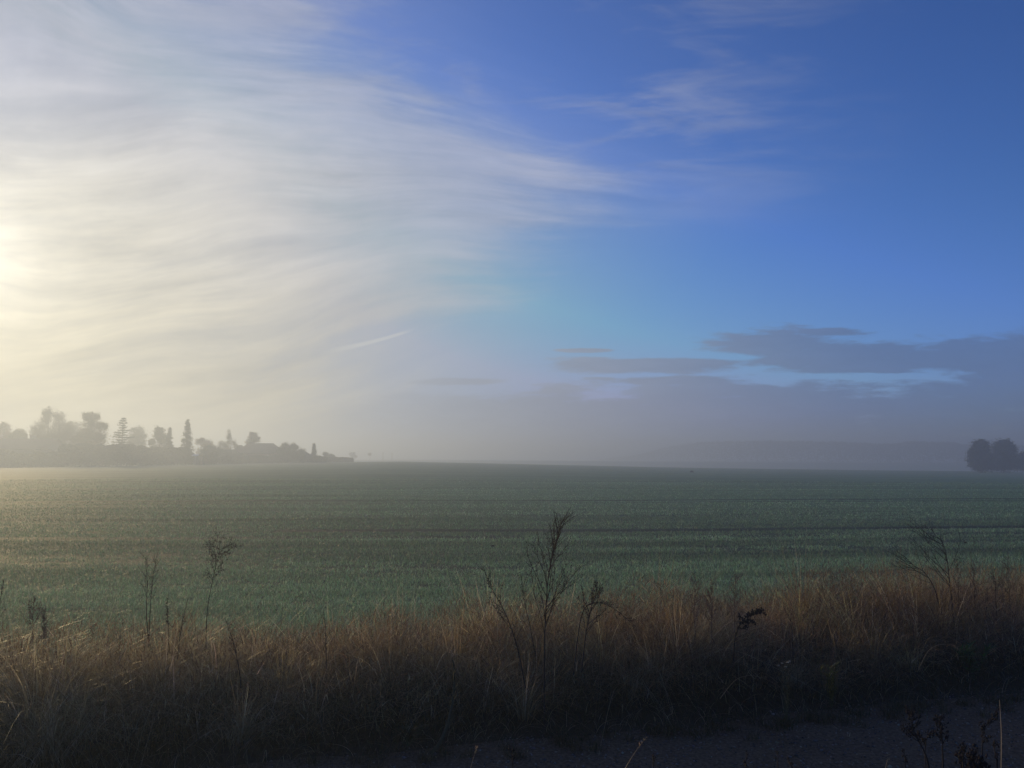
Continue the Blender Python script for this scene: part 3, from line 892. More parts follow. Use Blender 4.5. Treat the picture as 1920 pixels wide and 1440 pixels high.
# yarrow with pale flower heads
b = at(1472, 1330, 5.75); b[2] = 0.08
root = empty('yarrow', b, 'yarrow with small greyish white flower heads low in the dark grass', 'wildflower')
g = Geo(); fl = Geo(); lv = Geo()
for (px, py, r_) in [(1476, 1242, 0.013), (1467, 1244, 0.009), (1473, 1250, 0.010), (1460, 1248, 0.006), (1481, 1240, 0.008)]:
    tip = at(px, py, 5.75)
    mid = (b + tip) / 2 + np.array([0.01, 0, 0.0])
    g.tube([b, mid, tip], [0.002, 0.0016, 0.0012], 5, (0.07, 0.08, 0.04))
    fl = Geo()
    for k in range(26):
        a_ = rng.uniform(0, 2 * PI); q = math.sqrt(rng.random()) * r_
        fl.blob(tip + np.array([math.cos(a_) * q, math.sin(a_) * q, rng.uniform(-0.002, 0.004)]), 0.0035, pick([(0.55, 0.52, 0.46), (0.42, 0.38, 0.32)], 1)[0], 0.7)
    fl.build('flower_head', M_herb, root, origin=b)
k = 120
VV, QQ, CC = ribbons(np.tile(b, (k, 1)) + rng.normal(0, 0.03, (k, 3)) * [1, 1, 0.3] + [0, 0, 0.03], rng.uniform(0.05, 0.14, k), rng.uniform(0, 2 * PI, k), rng.uniform(0, .8, k), rng.uniform(0, 1, k), rng.uniform(0.003, 0.007, k), pick(GREENS, k), seg=4)
lv.add(VV, QQ, None, CC)
g.build('stem', M_stem, root, origin=b); lv.build('leaves', M_green, root, origin=b)

# leaning woody stem at the road edge
b = at(808, 1425, 5.45); b[2] = 0.03
P = [b, at(822, 1400, 5.45), at(838, 1365, 5.5), at(849, 1325, 5.55), at(852, 1280, 5.6), at(850, 1240, 5.65)]
weed('leaning_sapling', 'crooked mossy woody stem leaning at the road edge, lower middle', 'sapling', b, P, 0.018, 10, 0.22, 0.6, 0.05, np.array([0.05, 0.05, 0.032]), sub=(3,), f0=0.3)

# leafy plants
def leafy(name, label, cat, px, py, Y, H, Wd, k, cols, lw):
    b = at(px, py, Y); b[2] = 0.1
    root = empty(name, b, label, cat)
    g = Geo(); lf = Geo()
    for i in range(7):
        e = b + np.array([rng.normal(0, Wd * 0.35), rng.normal(0, Wd * 0.3), H * rng.uniform(0.6, 1)])
        m_ = (b + e) / 2 + rng.normal(0, 0.02, 3)
        sg = Geo(); sg.tube([b, m_, e], [0.004, 0.003, 0.0015], 5, (0.05, 0.06, 0.03)); sg.build('stem', M_stem, root, origin=b)
        kk = k // 7
        f_ = rng.uniform(0.25, 1, kk)[:, None]
        rt = b + (e - b) * f_
        VV, QQ, CC = ribbons(rt, rng.uniform(0.03, 0.07, kk), rng.uniform(0, 2 * PI, kk), rng.uniform(0.6, 1.4, kk), rng.uniform(0.0, 0.8, kk), rng.uniform(0.6, 1.2, kk) * lw, pick(cols, kk), seg=4)
        lf.add(VV, QQ, None, CC)
    lf.build('leaves', M_green, root, origin=b)


leafy('nettle', 'bright green leafy weed low in the dark grass at the right', 'weed', 1828, 1300, 6.95, 0.34, 0.22, 230, [(0.05, 0.11, 0.035), (0.04, 0.09, 0.03)], 0.02)
leafy('ragwort', 'small yellow green leafy tuft in front of the rusty grass, right of the white flowers', 'weed', 1558, 1290, 6.2, 0.36, 0.16, 160, [(0.16, 0.14, 0.03), (0.12, 0.11, 0.03)], 0.010)
leafy('dock_plant', 'low dark broad leaved plant at the road edge beside the leaning woody stem', 'weed', 765, 1428, 5.4, 0.14, 0.16, 90, [(0.035, 0.06, 0.035), (0.04, 0.05, 0.03)], 0.022)

# single straw stalks
def stalk(label, pts, Y0, Y1, r, col, seeds=30, group='long straw stalks'):
    b, P = Pm(pts, Y0, Y1)
    root = empty('straw_stalk', b, label, 'grass stalk', group)
    P = np.array(P); t1 = np.linspace(0, 1, len(P)); t2 = np.linspace(0, 1, 16)
    P = np.stack([np.interp(t2, t1, P[:, k]) for k in range(3)], 1)
    for _ in range(3): P[1:-1] = (P[:-2] + P[1:-1] * 2 + P[2:]) / 4
    g = Geo(); g.tube(P, r * (1 - 0.7 * t2), 5, col); g.build('stem', M_dry, root, origin=b)
    if seeds:
        idx = rng.integers(11, 16, seeds); rt = P[idx] + rng.normal(0, 0.003, (seeds, 3))
        VV, QQ, CC = ribbons(rt, rng.uniform(0.008, 0.02, seeds), rng.uniform(0, 2 * PI, seeds), rng.uniform(0, .5, seeds), rng.uniform(0, .6, seeds), rng.uniform(0.0015, 0.003, seeds), pick([col], seeds), seg=2)
        h = Geo(); h.add(VV, QQ, None, CC); h.build('seed_head', M_dry, root, origin=b)


ST = (0.42, 0.33, 0.20)
stalk('upright pale straw stalk standing over the road at the lower right corner', [(1876, 1560), (1877, 1440), (1878, 1380), (1876, 1345), (1874, 1312)], 4.35, 4.45, 0.0030, (0.55, 0.46, 0.34), 0)
stalk('short leaning straw stalk at the bottom edge right of the middle', [(1140, 1510), (1172, 1440), (1192, 1408), (1211, 1383)], 4.35, 4.5, 0.0022, ST, 14)
stalk('small straw stalk at the bottom edge under the leaning woody stem', [(872, 1500), (882, 1440), (888, 1420), (894, 1401)], 4.4, 4.5, 0.002, ST, 8)
stalk('tiny straw tip at the bottom edge left of the dark foreground weeds', [(1655, 1500), (1660, 1440), (1664, 1423)], 4.3, 4.35, 0.0028, ST, 6)
stalk('long straw stalk arching up and right over the tall rusty clump', [(1330, 1180), (1360, 1120), (1400, 1062), (1420, 1040), (1434, 1032), (1444, 1036)], 6.9, 6.9, 0.0016, (0.30, 0.25, 0.16), 22)
stalk('straw stalk slanting right from the tall rusty clump', [(1325, 1165), (1350, 1125), (1375, 1095), (1392, 1082)], 6.8, 6.8, 0.0018, ST, 18)
stalk('left straw stalk of three slanting up in front of the green field at right', [(1540, 1190), (1560, 1150), (1578, 1118), (1586, 1105)], 7.2, 7.2, 0.0018, ST, 20)
stalk('tallest straw stalk of three slanting up in front of the green field at right', [(1592, 1180), (1605, 1140), (1625, 1095), (1638, 1072)], 7.3, 7.3, 0.0018, ST, 20)
stalk('right straw stalk of three slanting up in front of the green field at right', [(1600, 1180), (1618, 1140), (1640, 1105), (1650, 1088)], 7.35, 7.35, 0.0016, (0.3, 0.25, 0.16), 18)
stalk('straw stalk arching flat across the dark grass at the right', [(1720, 1260), (1740, 1216), (1765, 1207), (1785, 1209), (1800, 1219)], 6.6, 6.6, 0.002, (0.4, 0.34, 0.24), 10)
stalk('straw stalk arching low to the right beneath the white flower heads', [(1350, 1310), (1378, 1272), (1405, 1265), (1430, 1270), (1456, 1284)], 5.9, 5.9, 0.002, (0.4, 0.35, 0.26), 8)
stalk('shiny broken straw lying flat at the left of the verge', [(160, 1195), (167, 1201), (176, 1208), (186, 1213)], 6.0, 6.0, 0.0028, (0.6, 0.52, 0.36), 0)
stalk('short bright straw standing in the left grass', [(122, 1215), (126, 1192), (131, 1175), (137, 1161)], 6.1, 6.1, 0.0025, (0.6, 0.52, 0.36), 8)
stalk('pale bundle of straw leaning right near the reddish fluffy weed', [(32, 1190), (38, 1178), (46, 1168), (52, 1160)], 6.2, 6.2, 0.003, (0.55, 0.47, 0.33), 6)

# dark weeds rooted on the near side of the road, tips over the gravel
NW = 'dark weeds in the near foreground'
near = [([(1765, 1600), (1745, 1440), (1735, 1410), (1722, 1385), (1710, 1360), (1703, 1335)], 4.0, 0.006, 10, 0.16, 'dark branching weed at the bottom, leaning left over the gravel'),
        ([(1735, 1600), (1737, 1440), (1735, 1400), (1738, 1380), (1752, 1376)], 4.05, 0.004, 6, 0.08, 'thin dark weed with bent tip beside the left leaning one at the bottom'),
        ([(1770, 1600), (1771, 1440), (1768, 1390), (1764, 1355), (1762, 1343)], 4.1, 0.005, 12, 0.10, 'upright dark weed with knobbly tips in the bottom right foreground'),
        ([(1806, 1600), (1807, 1440), (1807, 1410), (1806, 1392)], 3.9, 0.006, 9, 0.06, 'short stout dark weed at the bottom edge between two taller ones'),
        ([(1845, 1600), (1843, 1440), (1842, 1385), (1850, 1355), (1866, 1335)], 4.1, 0.0045, 10, 0.10, 'dark weed curving right just left of the pale upright stalk'),
        ([(1878, 1600), (1873, 1440), (1867, 1412), (1863, 1390)], 3.95, 0.006, 6, 0.05, 'dark weed touching the pale upright stalk at the bottom edge'),
        ([(1696, 1600), (1698, 1440), (1697, 1420), (1695, 1402)], 4.0, 0.004, 5, 0.04, 'single dark spike at the bottom left of the foreground weeds'),
        ([(1397, 1600), (1399, 1440), (1399, 1425), (1400, 1412)], 4.0, 0.005, 5, 0.04, 'left dark spike of three poking up at the bottom edge'),
        ([(1459, 1600), (1459, 1440), (1458, 1422), (1457, 1408)], 4.0, 0.0035, 4, 0.03, 'thin middle spike of three poking up at the bottom edge'),
        ([(1487, 1600), (1484, 1440), (1479, 1425), (1476, 1418)], 4.0, 0.005, 4, 0.03, 'right dark spike of three poking up at the bottom edge'),
        ([(960, 1600), (962, 1440), (961, 1415), (953, 1395)], 4.0, 0.004, 7, 0.05, 'faint dark weed tip at the bottom edge below the tallest weed'),
        ([(1225, 1600), (1226, 1440), (1224, 1425), (1223, 1415)], 4.0, 0.004, 5, 0.03, 'small dark weed tip at the bottom edge right of a leaning straw')]
for pts, Yd, r_, nb, bl, lab in near:
    b, P = Pm(pts, Yd - 0.15, Yd)
    b = np.array(b); b[2] = 0.03; P[0] = b
    weed('dark_weed', lab, 'weed', b, P, r_, nb, bl, 0.6, 0.05, DARK * 0.6, head=1.2, hsize=0.0055, hcols=((0.018, 0.015, 0.016),), sub=(2,), f0=0.45, group=NW)
b = at(1800, 1600, 3.95); b[2] = 0.03
P = [b, at(1800, 1480, 3.95), at(1805, 1440, 3.95), at(1825, 1425, 3.95), at(1842, 1436, 3.95)]
weed('dead_thistle', 'dark clump of withered leaves cut by the bottom edge at right', 'weed', b, P, 0.006, 16, 0.14, 0.8, -0.02, DARK * 0.6, head=1.5, hsize=0.007, hcols=((0.018, 0.013, 0.016),), sub=(3,), f0=0.5, leaves=60, group=NW)


# ------------------------------------------------------------------ trees
def leaves_at(P, size, cols):
    """random small leaf quads at points"""
    n = len(P)
    a = rng.normal(0, 1, (n, 3)); a /= np.linalg.norm(a, axis=1)[:, None]
    b = np.cross(a, rng.normal(0, 1, (n, 3))); b /= np.linalg.norm(b, axis=1)[:, None] + 1e-9
    s_ = size * rng.uniform(0.5, 1.2, (n, 1))
    V = np.stack([P - a * s_ * 0.5, P + b * s_ * 0.35, P + a * s_ * 0.5, P - b * s_ * 0.35], 1).reshape(-1, 3)
    Q = np.arange(n * 4).reshape(-1, 4)
    return V, Q, np.repeat(cols, 4, 0)


LEAFC = {'oak': [(0.06, 0.075, 0.035), (0.08, 0.08, 0.04), (0.05, 0.06, 0.03)], 'autumn': [(0.16, 0.085, 0.05), (0.12, 0.08, 0.045), (0.18, 0.11, 0.05)],
         'spruce': [(0.030, 0.045, 0.028), (0.04, 0.055, 0.03)], 'birch': [(0.10, 0.085, 0.045), (0.12, 0.10, 0.05)], 'dark': [(0.035, 0.045, 0.028), (0.045, 0.055, 0.03)]}


def geom_at(px, Y):
    u_, _ = uv(px, 860)
    X = u_ * Y
    return X, float(ground(X, Y))


def broadleaf(name, label, px, Y, lobes, kind, dens=1.0, leaf=0.30, group=None, cat='tree', trunkfrac=1.0, airy=0.0):
    """lobes: list of (px, py, radius_px_x, radius_px_y) describing the crown"""
    X, z0 = geom_at(px, Y)
    base = np.array([X, Y, z0])
    root = empty(name, base, label, cat, group)
    pxm = Y / FOC
    if kind != 'dark' and 'poplar' not in name and Y < 300 and len(lobes) > 1:
        tp_ = min(l[1] - l[3] for l in lobes); mx_ = max(abs(l[0] - px) + l[2] for l in lobes)
        lobes = list(lobes) + [(px, 0.35 * tp_ + 0.65 * 866, mx_ * 0.8, (866 - tp_) * 0.26)]
    tr = Geo(); cr = Geo()
    tops = min(l[1] - l[3] for l in lobes)
    H = at(px, tops, Y)[2] - z0
    r0 = max(0.08, 0.012 * H)
    P = [base - [0, 0, 0.3], base + [0, 0, 0.2 * H], base + [rng.normal(0, .2), rng.normal(0, .2), 0.5 * H], base + [rng.normal(0, .3), rng.normal(0, .3), 0.85 * H]]
    tr.tube(P, [r0 * 1.3, r0, r0 * 0.6, r0 * 0.15], 8)
    for (lx, ly, rx, ry) in lobes:
        c = at(lx, ly, Y)
        c[1] += rng.normal(0, 0.4)
        RX, RZ = rx * pxm, ry * pxm
        RY = min(RX, RZ) * 1.0
        # limb to the lobe, then sub limbs
        a0 = base + [0, 0, H * rng.uniform(0.2, 0.45)]
        if c[2] - RZ * 0.2 < a0[2]: a0 = base + [0, 0, max(0.3, (c[2] - z0) * 0.4)]
        tr.tube([a0, (a0 + c) / 2 + rng.normal(0, .15, 3), c], [r0 * 0.5, r0 * 0.35, r0 * 0.15], 6)
        ntw = int(14 + 10 * airy)
        ends = []
        for k in range(ntw):
            dv = rng.normal(0, 1, 3); dv /= np.linalg.norm(dv)
            if airy: dv[2] = abs(dv[2]) * 1.2 + 0.2
            e = c + dv * [RX, RY, RZ] * rng.uniform(0.75, 1.05)
            s0 = c - [0, 0, RZ * 0.4] if airy else c
            tr.tube([s0, (s0 + e) / 2 + rng.normal(0, .1, 3), e], [r0 * 0.12, r0 * 0.08, 0.012], 4)
            ends.append((s0, e))
        ncl = int(46 * dens * max(1, RX * RZ / 4) ** 0.6)
        for k in range(ncl):
            dv = rng.normal(0, 1, 3); dv /= np.linalg.norm(dv)
            q = c + dv * [RX, RY, RZ] * rng.random() ** 0.35 * rng.uniform(0.75, 1.02)
            if airy and rng.random() < 0.7:
                s0, e = ends[rng.integers(len(ends))]; q = s0 + (e - s0) * rng.uniform(0.4, 1.02)
            rr_ = rng.uniform(0.35, 0.9) * (RX * 0.35 + 0.25) * (1.15 if airy else 1)
            m_ = int(38 * (1 + 0.6 * airy))
            pts = q + rng.normal(0, 1, (m_, 3)) * rr_ * [0.6, 0.6, 0.45]
            cc = pick(LEAFC[kind], 1, var=0.25)[0]
            V, Q, CC = leaves_at(pts, leaf * (1 - 0.35 * airy), np.clip(cc * rng.uniform(0.8, 1.2, (m_, 1)), 0, 1))
            cr.add(V, Q, None, CC)
    tr.build('trunk', M_bark, root, origin=base)
    cr.build('crown', M_tree, root, origin=base)
    return root


def conifer(name, label, px, Y, top_py, halfw_px, kind='spruce', open_=0.0, low_py=868, group=None):
    X, z0 = geom_at(px, Y)
    base = np.array([X, Y, z0])
    root = empty(name, base, label, 'tree', group)
    zt = at(px, top_py, Y)[2]; H = zt - z0; W = halfw_px * Y / FOC
    tr = Geo(); cr = Geo()
    tr.tube([base - [0, 0, .3], base + [0, 0, H * 0.5], base + [0, 0, H]], [0.02 * H + 0.04, 0.012 * H, 0.02], 8)
    nwh = int(H / (0.42 if not open_ else 0.62))
    for i in range(nwh):
        f = (i + 0.5) / nwh
        z = z0 + H * (0.06 + 0.93 * f)
        prof = (1 - f) ** 0.75 if not open_ else min(1, (1 - f) * 1.9 + 0.12) * (0.85 if f < .3 else 1)
        if kind == 'dense': prof = (1 - f ** 2.2) ** 0.9
        L = W * prof * rng.uniform(0.85, 1.12)
        nb = 9 if not open_ else 7
        for k in range(nb):
            a_ = rng.uniform(0, 2 * PI)
            Lb = L * rng.uniform(0.7, 1.15)
            up = 0.25 if f > 0.75 else (-0.12 if not open_ else 0.12)
            e = np.array([math.cos(a_) * Lb, math.sin(a_) * Lb, Lb * up])
            s0 = np.array([X, Y, z])
            tr.tube([s0, s0 + e * 0.5 - [0, 0, 0.04 * Lb], s0 + e], [0.03, 0.02, 0.008], 4)
            m_ = int(14 + 40 * Lb / 2)
            ff = rng.random(m_) ** 0.7
            pts = s0 + e * ff[:, None] + rng.normal(0, 1, (m_, 3)) * [0.16, 0.16, 0.10 if open_ else 0.15] - np.stack([0 * ff, 0 * ff, 0.12 * ff * (1 if not open_ else .5)], 1)
            V, Q, CC = leaves_at(pts, 0.26, pick(LEAFC['spruce'], m_))
            cr.add(V, Q, None, CC)
    tr.build('trunk', M_bark, root, origin=base)
    cr.build('crown', M_tree, root, origin=base)


GL = 'trees beyond the left edge of the field'
broadleaf('birch_tree', 'tall feathery birch, left one of the two highest tree tops at left', 88, 205, [(85, 790, 11, 20), (78, 808, 17, 18), (75, 828, 20, 16), (90, 777, 8, 10), (66, 818, 10, 14)], 'birch', 1.1, 0.30, GL, airy=1)
broadleaf('birch_tree', 'tall feathery birch, right one of the two highest tree tops at left', 110, 208, [(110, 785, 12, 15), (112, 802, 18, 17), (124, 812, 16, 15), (104, 826, 26, 18)], 'birch', 1.1, 0.30, GL, airy=1)
broadleaf('broadleaf_tree', 'loose rounded tree between the two tall birches and the open spruce', 168, 190, [(164, 782, 9, 8), (175, 784, 10, 9), (170, 798, 18, 12), (188, 802, 11, 8), (160, 815, 18, 14), (150, 826, 20, 12), (185, 826, 18, 14)], 'birch', 1.3, 0.3, GL, airy=0.5)
broadleaf('broadleaf_tree', 'pale broad tree behind the loose rounded one, right of the birches', 138, 235, [(138, 800, 16, 11), (128, 815, 20, 14), (150, 820, 16, 12)], 'birch', 1.0, 0.32, GL)
broadleaf('broadleaf_tree', 'tree cut by the left edge of the picture', 6, 215, [(6, 804, 13, 14), (10, 822, 14, 14), (-14, 812, 18, 18)], 'autumn', 1.1, 0.3, GL)
broadleaf('broadleaf_tree', 'low rounded tree above the long roof at the far left', 36, 210, [(36, 812, 12, 8), (44, 818, 8, 7), (30, 822, 14, 10)], 'oak', 1.0, 0.3, GL)
conifer('spruce_tree', 'open spruce with gappy branches, left of the two spruces', 227, 185, 782, 17, open_=1.0, group=GL)
broadleaf('broadleaf_tree', 'faint rounded tree right behind the open spruce', 255, 235, [(254, 812, 15, 14), (262, 822, 14, 14), (248, 828, 16, 12)], 'oak', 1.2, 0.3, GL)
broadleaf('broadleaf_tree', 'rounded tree with a narrow conifer against its right side', 300, 205, [(299, 807, 9, 8), (296, 818, 10, 10), (306, 822, 11, 12), (284, 829, 6, 6)], 'oak', 1.2, 0.28, GL)
conifer('cypress_tree', 'narrow upright conifer between a rounded tree and the big cone shaped spruce', 316, 200, 801, 9, kind='dense', group=GL)
conifer('spruce_tree', 'big dense cone shaped spruce, highest tree right of the open spruce', 349, 190, 786, 18, kind='spruce', group=GL)
broadleaf('broadleaf_tree', 'faint reddish tree just right of the cone shaped spruce', 379, 220, [(378, 828, 10, 8), (388, 834, 12, 8)], 'autumn', 1.0, 0.28, GL)
broadleaf('broadleaf_tree', 'low dark bush left of the bare poplar', 395, 200, [(394, 842, 13, 8), (406, 845, 10, 7), (385, 848, 12, 8)], 'dark', 1.2, 0.28, GL, cat='bush')
broadleaf('poplar_tree', 'nearly bare upright poplar left of the barn', 432, 215, [(432, 822, 5, 13), (428, 838, 9, 10), (440, 838, 8, 10)], 'birch', 0.8, 0.22, GL, airy=1)
broadleaf('broadleaf_tree', 'pale wispy bush left of the bare poplar foot', 416, 225, [(416, 836, 9, 8), (422, 846, 12, 8)], 'birch', 0.8, 0.26, GL, airy=0.7)
broadleaf('maple_tree', 'small rounded reddish tree rising behind the barn roof', 475, 225, [(474, 818, 9, 9), (479, 824, 10, 8), (470, 830, 8, 8)], 'autumn', 1.2, 0.26, GL)
broadleaf('broadleaf_tree', 'loose bushy tree just right of the barn', 537, 210, [(535, 838, 7, 7), (546, 842, 9, 9), (556, 840, 6, 7), (528, 846, 10, 8), (562, 850, 10, 7)], 'oak', 1.0, 0.26, GL, airy=0.5)
conifer('young_spruce', 'small pointed spruce at the right end of the tree row', 588, 205, 831, 9, group=GL)
broadleaf('broadleaf_tree', 'faint small tree standing alone right of the pointed spruce', 661, 420, [(660, 852, 7, 4), (664, 856, 6, 4)], 'oak', 0.7, 0.3, 'faint small trees in the mist')
broadleaf('broadleaf_tree', 'faint tiny round tree on a thin trunk further right in the mist', 693, 420, [(693, 852, 3.2, 2.6)], 'dark', 0.7, 0.3, 'faint small trees in the mist')
broadleaf('broadleaf_tree', 'faint bush between the pointed spruce and the lone small tree', 615, 250, [(612, 852, 6, 5), (622, 855, 6, 4)], 'oak', 0.8, 0.25, 'faint small trees in the mist', cat='bush')
# right
GR = 'dark oaks at the right edge'
broadleaf('oak_tree', 'left one of the two dark round oaks at the right edge', 1838, 172, [(1836, 836, 13, 13), (1842, 840, 14, 12), (1828, 850, 13, 12), (1848, 856, 16, 14), (1832, 864, 18, 13), (1842, 874, 20, 10)], 'dark', 2.6, 0.30, GR)
broadleaf('oak_tree', 'right, bigger one of the two dark round oaks at the right edge', 1880, 174, [(1882, 836, 15, 14), (1874, 842, 14, 13), (1893, 846, 12, 13), (1880, 858, 24, 14), (1870, 872, 22, 11), (1895, 872, 20, 11)], 'dark', 2.6, 0.30, GR)
broadleaf('oak_tree', 'low dark tree cut by the right edge of the picture', 1925, 178, [(1922, 856, 14, 10), (1905, 864, 16, 11), (1940, 850, 16, 14), (1925, 873, 22, 10)], 'dark', 2.4, 0.30, GR)


def hedge(name, label, px0, px1, Y, tops, kind, depth=3.0, dens=1.0, group=None):
    X0, z0 = geom_at(px0, Y); X1, z1 = geom_at(px1, Y)
    L = X1 - X0
    m_ = int(L * 800 * dens)
    x = rng.uniform(X0, X1, m_)
    pxs = px0 + (px1 - px0) * (x - X0) / L
    tp = np.interp(pxs, [t_[0] for t_ in tops], [t_[1] for t_ in tops])
    H = np.array([CAM_H + uv(960, q)[1] * Y for q in tp])
    gz = ground(x, x * 0 + Y)
    H = (H - gz) * (0.82 + 0.3 * fbm(x * 0.5, x * 0, 17))
    yy_ = Y + rng.uniform(-depth / 2, depth / 2, m_)
    f_ = rng.random(m_) ** 0.6
    z = gz + H * f_ * (1 - 0.25 * ((yy_ - Y) / (depth / 2)) ** 2)
    base = np.array([(X0 + X1) / 2, Y, float(ground((X0 + X1) / 2, Y))])
    root = empty(name, base, label, 'hedge', group)
    V, Q, CC = leaves_at(np.stack([x, yy_, z], 1), 0.5, pick(LEAFC[kind], m_))
    g = Geo(); g.add(V, Q, None, CC); g.build('foliage', M_tree, root, origin=base)
    for k in range(int(L / 3.2)):
        s_ = Geo()
        xx = X0 + (k + rng.random()) * 3.2
        if xx > X1: break
        zz = float(ground(xx, Y)); hh = float(np.interp(xx, [X0, X1], [H.min(), H.min()])) * 0.9
        s_.tube([(xx, Y, zz - 0.2), (xx + rng.normal(0, .2), Y, zz + hh * 0.5), (xx + rng.normal(0, .3), Y, zz + hh)], [0.07, 0.05, 0.02], 5)
        s_.build('stem', M_bark, root, origin=base)


GH = 'hedges along the far edge of the field'
hedge('hedge', 'long hedge in front of the long roofed house at far left', -160, 120, 182, [(-160, 838), (0, 842), (60, 848), (120, 846)], 'oak', group=GH)
hedge('hedge', 'tall hedge under the loose rounded tree and the open spruce', 112, 290, 186, [(112, 834), (150, 828), (200, 832), (250, 834), (290, 838)], 'dark', group=GH, dens=1.3)
hedge('hedge', 'hedge under the cone shaped spruce', 282, 405, 192, [(282, 836), (320, 835), (350, 838), (362, 850), (378, 855), (405, 842)], 'dark', group=GH, dens=1.2)
hedge('hedge', 'hedge in front of the barn', 396, 540, 212, [(396, 841), (440, 843), (460, 853), (520, 853), (540, 845)], 'dark', group=GH, dens=1.2)
hedge('hedge', 'low hedge running out right below the pointed spruce', 532, 612, 216, [(532, 844), (560, 846), (580, 851), (612, 857)], 'dark', group=GH)
hedge('hedge', 'very low faint hedge in the mist right of the tree row', 600, 662, 235, [(600, 857), (640, 857), (662, 858)], 'oak', group=GH, depth=2)

# fence posts / poles in the mist
for k, (px, py, Y, lab) in enumerate([(609, 848, 240, 'thin wooden pole standing at the right end of the hedges'), (718, 848, 400, 'left of two thin poles fading in the mist'),
                                     (735, 849, 410, 'right of two thin poles fading in the mist')]):
    X, z0 = geom_at(px, Y); zt_ = at(px, py, Y)[2]
    root = empty('wooden_pole', (X, Y, z0), lab, 'pole', 'thin poles in the mist')
    g = Geo(); g.tube([(0, 0, -0.3), (0, 0, (zt_ - z0) * .5), (0, 0, zt_ - z0)], [0.16, 0.14, 0.11], 8); g.build('post', M_bark, root)
    g = Geo(); g.box(-0.7, 0.7, -0.06, 0.06, zt_ - z0 - 0.55, zt_ - z0 - 0.42); g.build('crossarm', M_bark, root)


# buildings
def gable_house(name, label, px0, px1, Y, eave_py, ridge_py, depth, hip=0.0, wall=M_wall, roof=M_roof, chimney=None, nwin=3, ridge_cut=(0, 0), cat='house'):
    X0 = uv(px0, 860)[0] * Y; X1 = uv(px1, 860)[0] * Y
    xc = (X0 + X1) / 2; z0 = float(ground(xc, Y))
    W = (X1 - X0) / 2
    root = empty(name, (xc, Y, z0), label, cat)
    ze = at(px0, eave_py, Y)[2] - z0; zr = at(px0, ridge_py, Y)[2] - z0
    D = depth / 2
    g = Geo(); g.box(-W + 0.4, W - 0.4, -D + 0.4, D - 0.4, -0.4, ze)
    # gables
    if hip == 0:
        g.add([(-W + .4, -D + .4, ze), (-W + .4, D - .4, ze), (-W + .4, 0, zr - .25), (W - .4, -D + .4, ze), (W - .4, D - .4, ze), (W - .4, 0, zr - .25)], None, [(0, 2, 1), (3, 4, 5)])
    wl = g.build('wall', wall, root)
    h = hip
    r = Geo(); th_ = 0.22
    for dz in (0, -th_):
        V = [(-W, -D, ze + dz), (W, -D, ze + dz), (W, D, ze + dz), (-W, D, ze + dz), (-W + h + ridge_cut[0], 0, zr + dz), (W - h - ridge_cut[1], 0, zr + dz)]
        r.add(V, [(0, 1, 5, 4), (2, 3, 4, 5)], [(3, 0, 4), (1, 2, 5)] if h else None)
    r.add([(-W, -D, ze), (W, -D, ze), (W, -D, ze - th_), (-W, -D, ze - th_)], [(0, 1, 2, 3)])
    rf = r.build('roof', roof, root)
    if chimney is not None:
        cx = uv(chimney, 860)[0] * Y - xc
        g = Geo(); g.box(cx - 0.55, cx + 0.55, -0.45, 0.45, zr - 0.9, zr + 0.75); g.box(cx - 0.65, cx + 0.65, -0.55, 0.55, zr + 0.753, zr + 0.90)
        g.build('chimney', M_wall, rf)
    for k in range(nwin):
        wx = -W + (k + 0.5) * 2 * W / nwin
        g = Geo(); g.box(wx - 0.65, wx + 0.65, -D + 0.30, -D + 0.398, ze * 0.4, ze * 0.4 + 1.3)
        fr = g.build('window', M_white, root)
        g = Geo(); g.box(wx - 0.55, wx - 0.04, -D + 0.27, -D + 0.297, ze * 0.4 + .1, ze * 0.4 + 1.2); g.box(wx + 0.04, wx + 0.55, -D + 0.27, -D + 0.297, ze * 0.4 + .1, ze * 0.4 + 1.2)
        g.build('pane', M_glass, fr)
    g = Geo(); g.box(0.9, 1.9, -D + 0.31, -D + 0.396, -0.05, 2.05)
    g.build('door', M_wood, root)
    return root


gable_house('farmhouse', 'long low house with a chimney on its roof ridge at the far left', -130, 108, 196, 842, 822, 9.0, hip=0.0, chimney=59, nwin=5)
gable_house('barn', 'dark barn with a hipped roof among the trees left of the middle', 446, 530, 222, 850, 831, 9.0, hip=3.0, wall=M_wood, nwin=2, cat='barn')
gable_house('shed', 'lower wing roof joined left of the dark barn', 438, 462, 228, 850, 834.5, 7.0, hip=1.5, wall=M_wood, nwin=1, cat='shed')
gable_house('garden_shed', 'small shed with a pale flat roof right of the cone shaped spruce', 364, 375, 189, 853.5, 851.5, 3.0, wall=M_wall, roof=M_white, nwin=0, cat='shed')

# far wood on the right, one mass
n = 30000
px = rng.uniform(1120, 1960, n)
topc = np.interp(px, [1120, 1200, 1250, 1310, 1450, 1560, 1640, 1670, 1700, 1780, 1800, 1960], [862, 852, 838, 829, 827, 829, 832, 832, 828.5, 829.5, 834, 836])
Yw = np.interp(px, [1120, 1350, 1960], [860, 610, 475]) + rng.uniform(0, 18, n)
u_ = (px - 960) / FOC / CP
topc = topc - 1.6 * (fbm(px * 0.12, px * 0, 5) - 0.5) * 2 - 1.5 * (fbm(px * 0.5, px * 0, 6) - 0.5)
vt_ = (860 - topc) / FOC
Xw = u_ * Yw; gz = ground(Xw, Yw)
ht = CAM_H + vt_ * Yw - gz
z = gz + ht * rng.random(n) ** 0.55
V, Q, CC = leaves_at(np.stack([Xw, Yw, z], 1), 1.5, pick(LEAFC['dark'], n))
o = mesh_obj('distant_wood', V, Q, M_tree, col=CC)
tag(o, 'long dark wood fading into blue mist beyond the field on the right', 'woodland', kind='stuff')

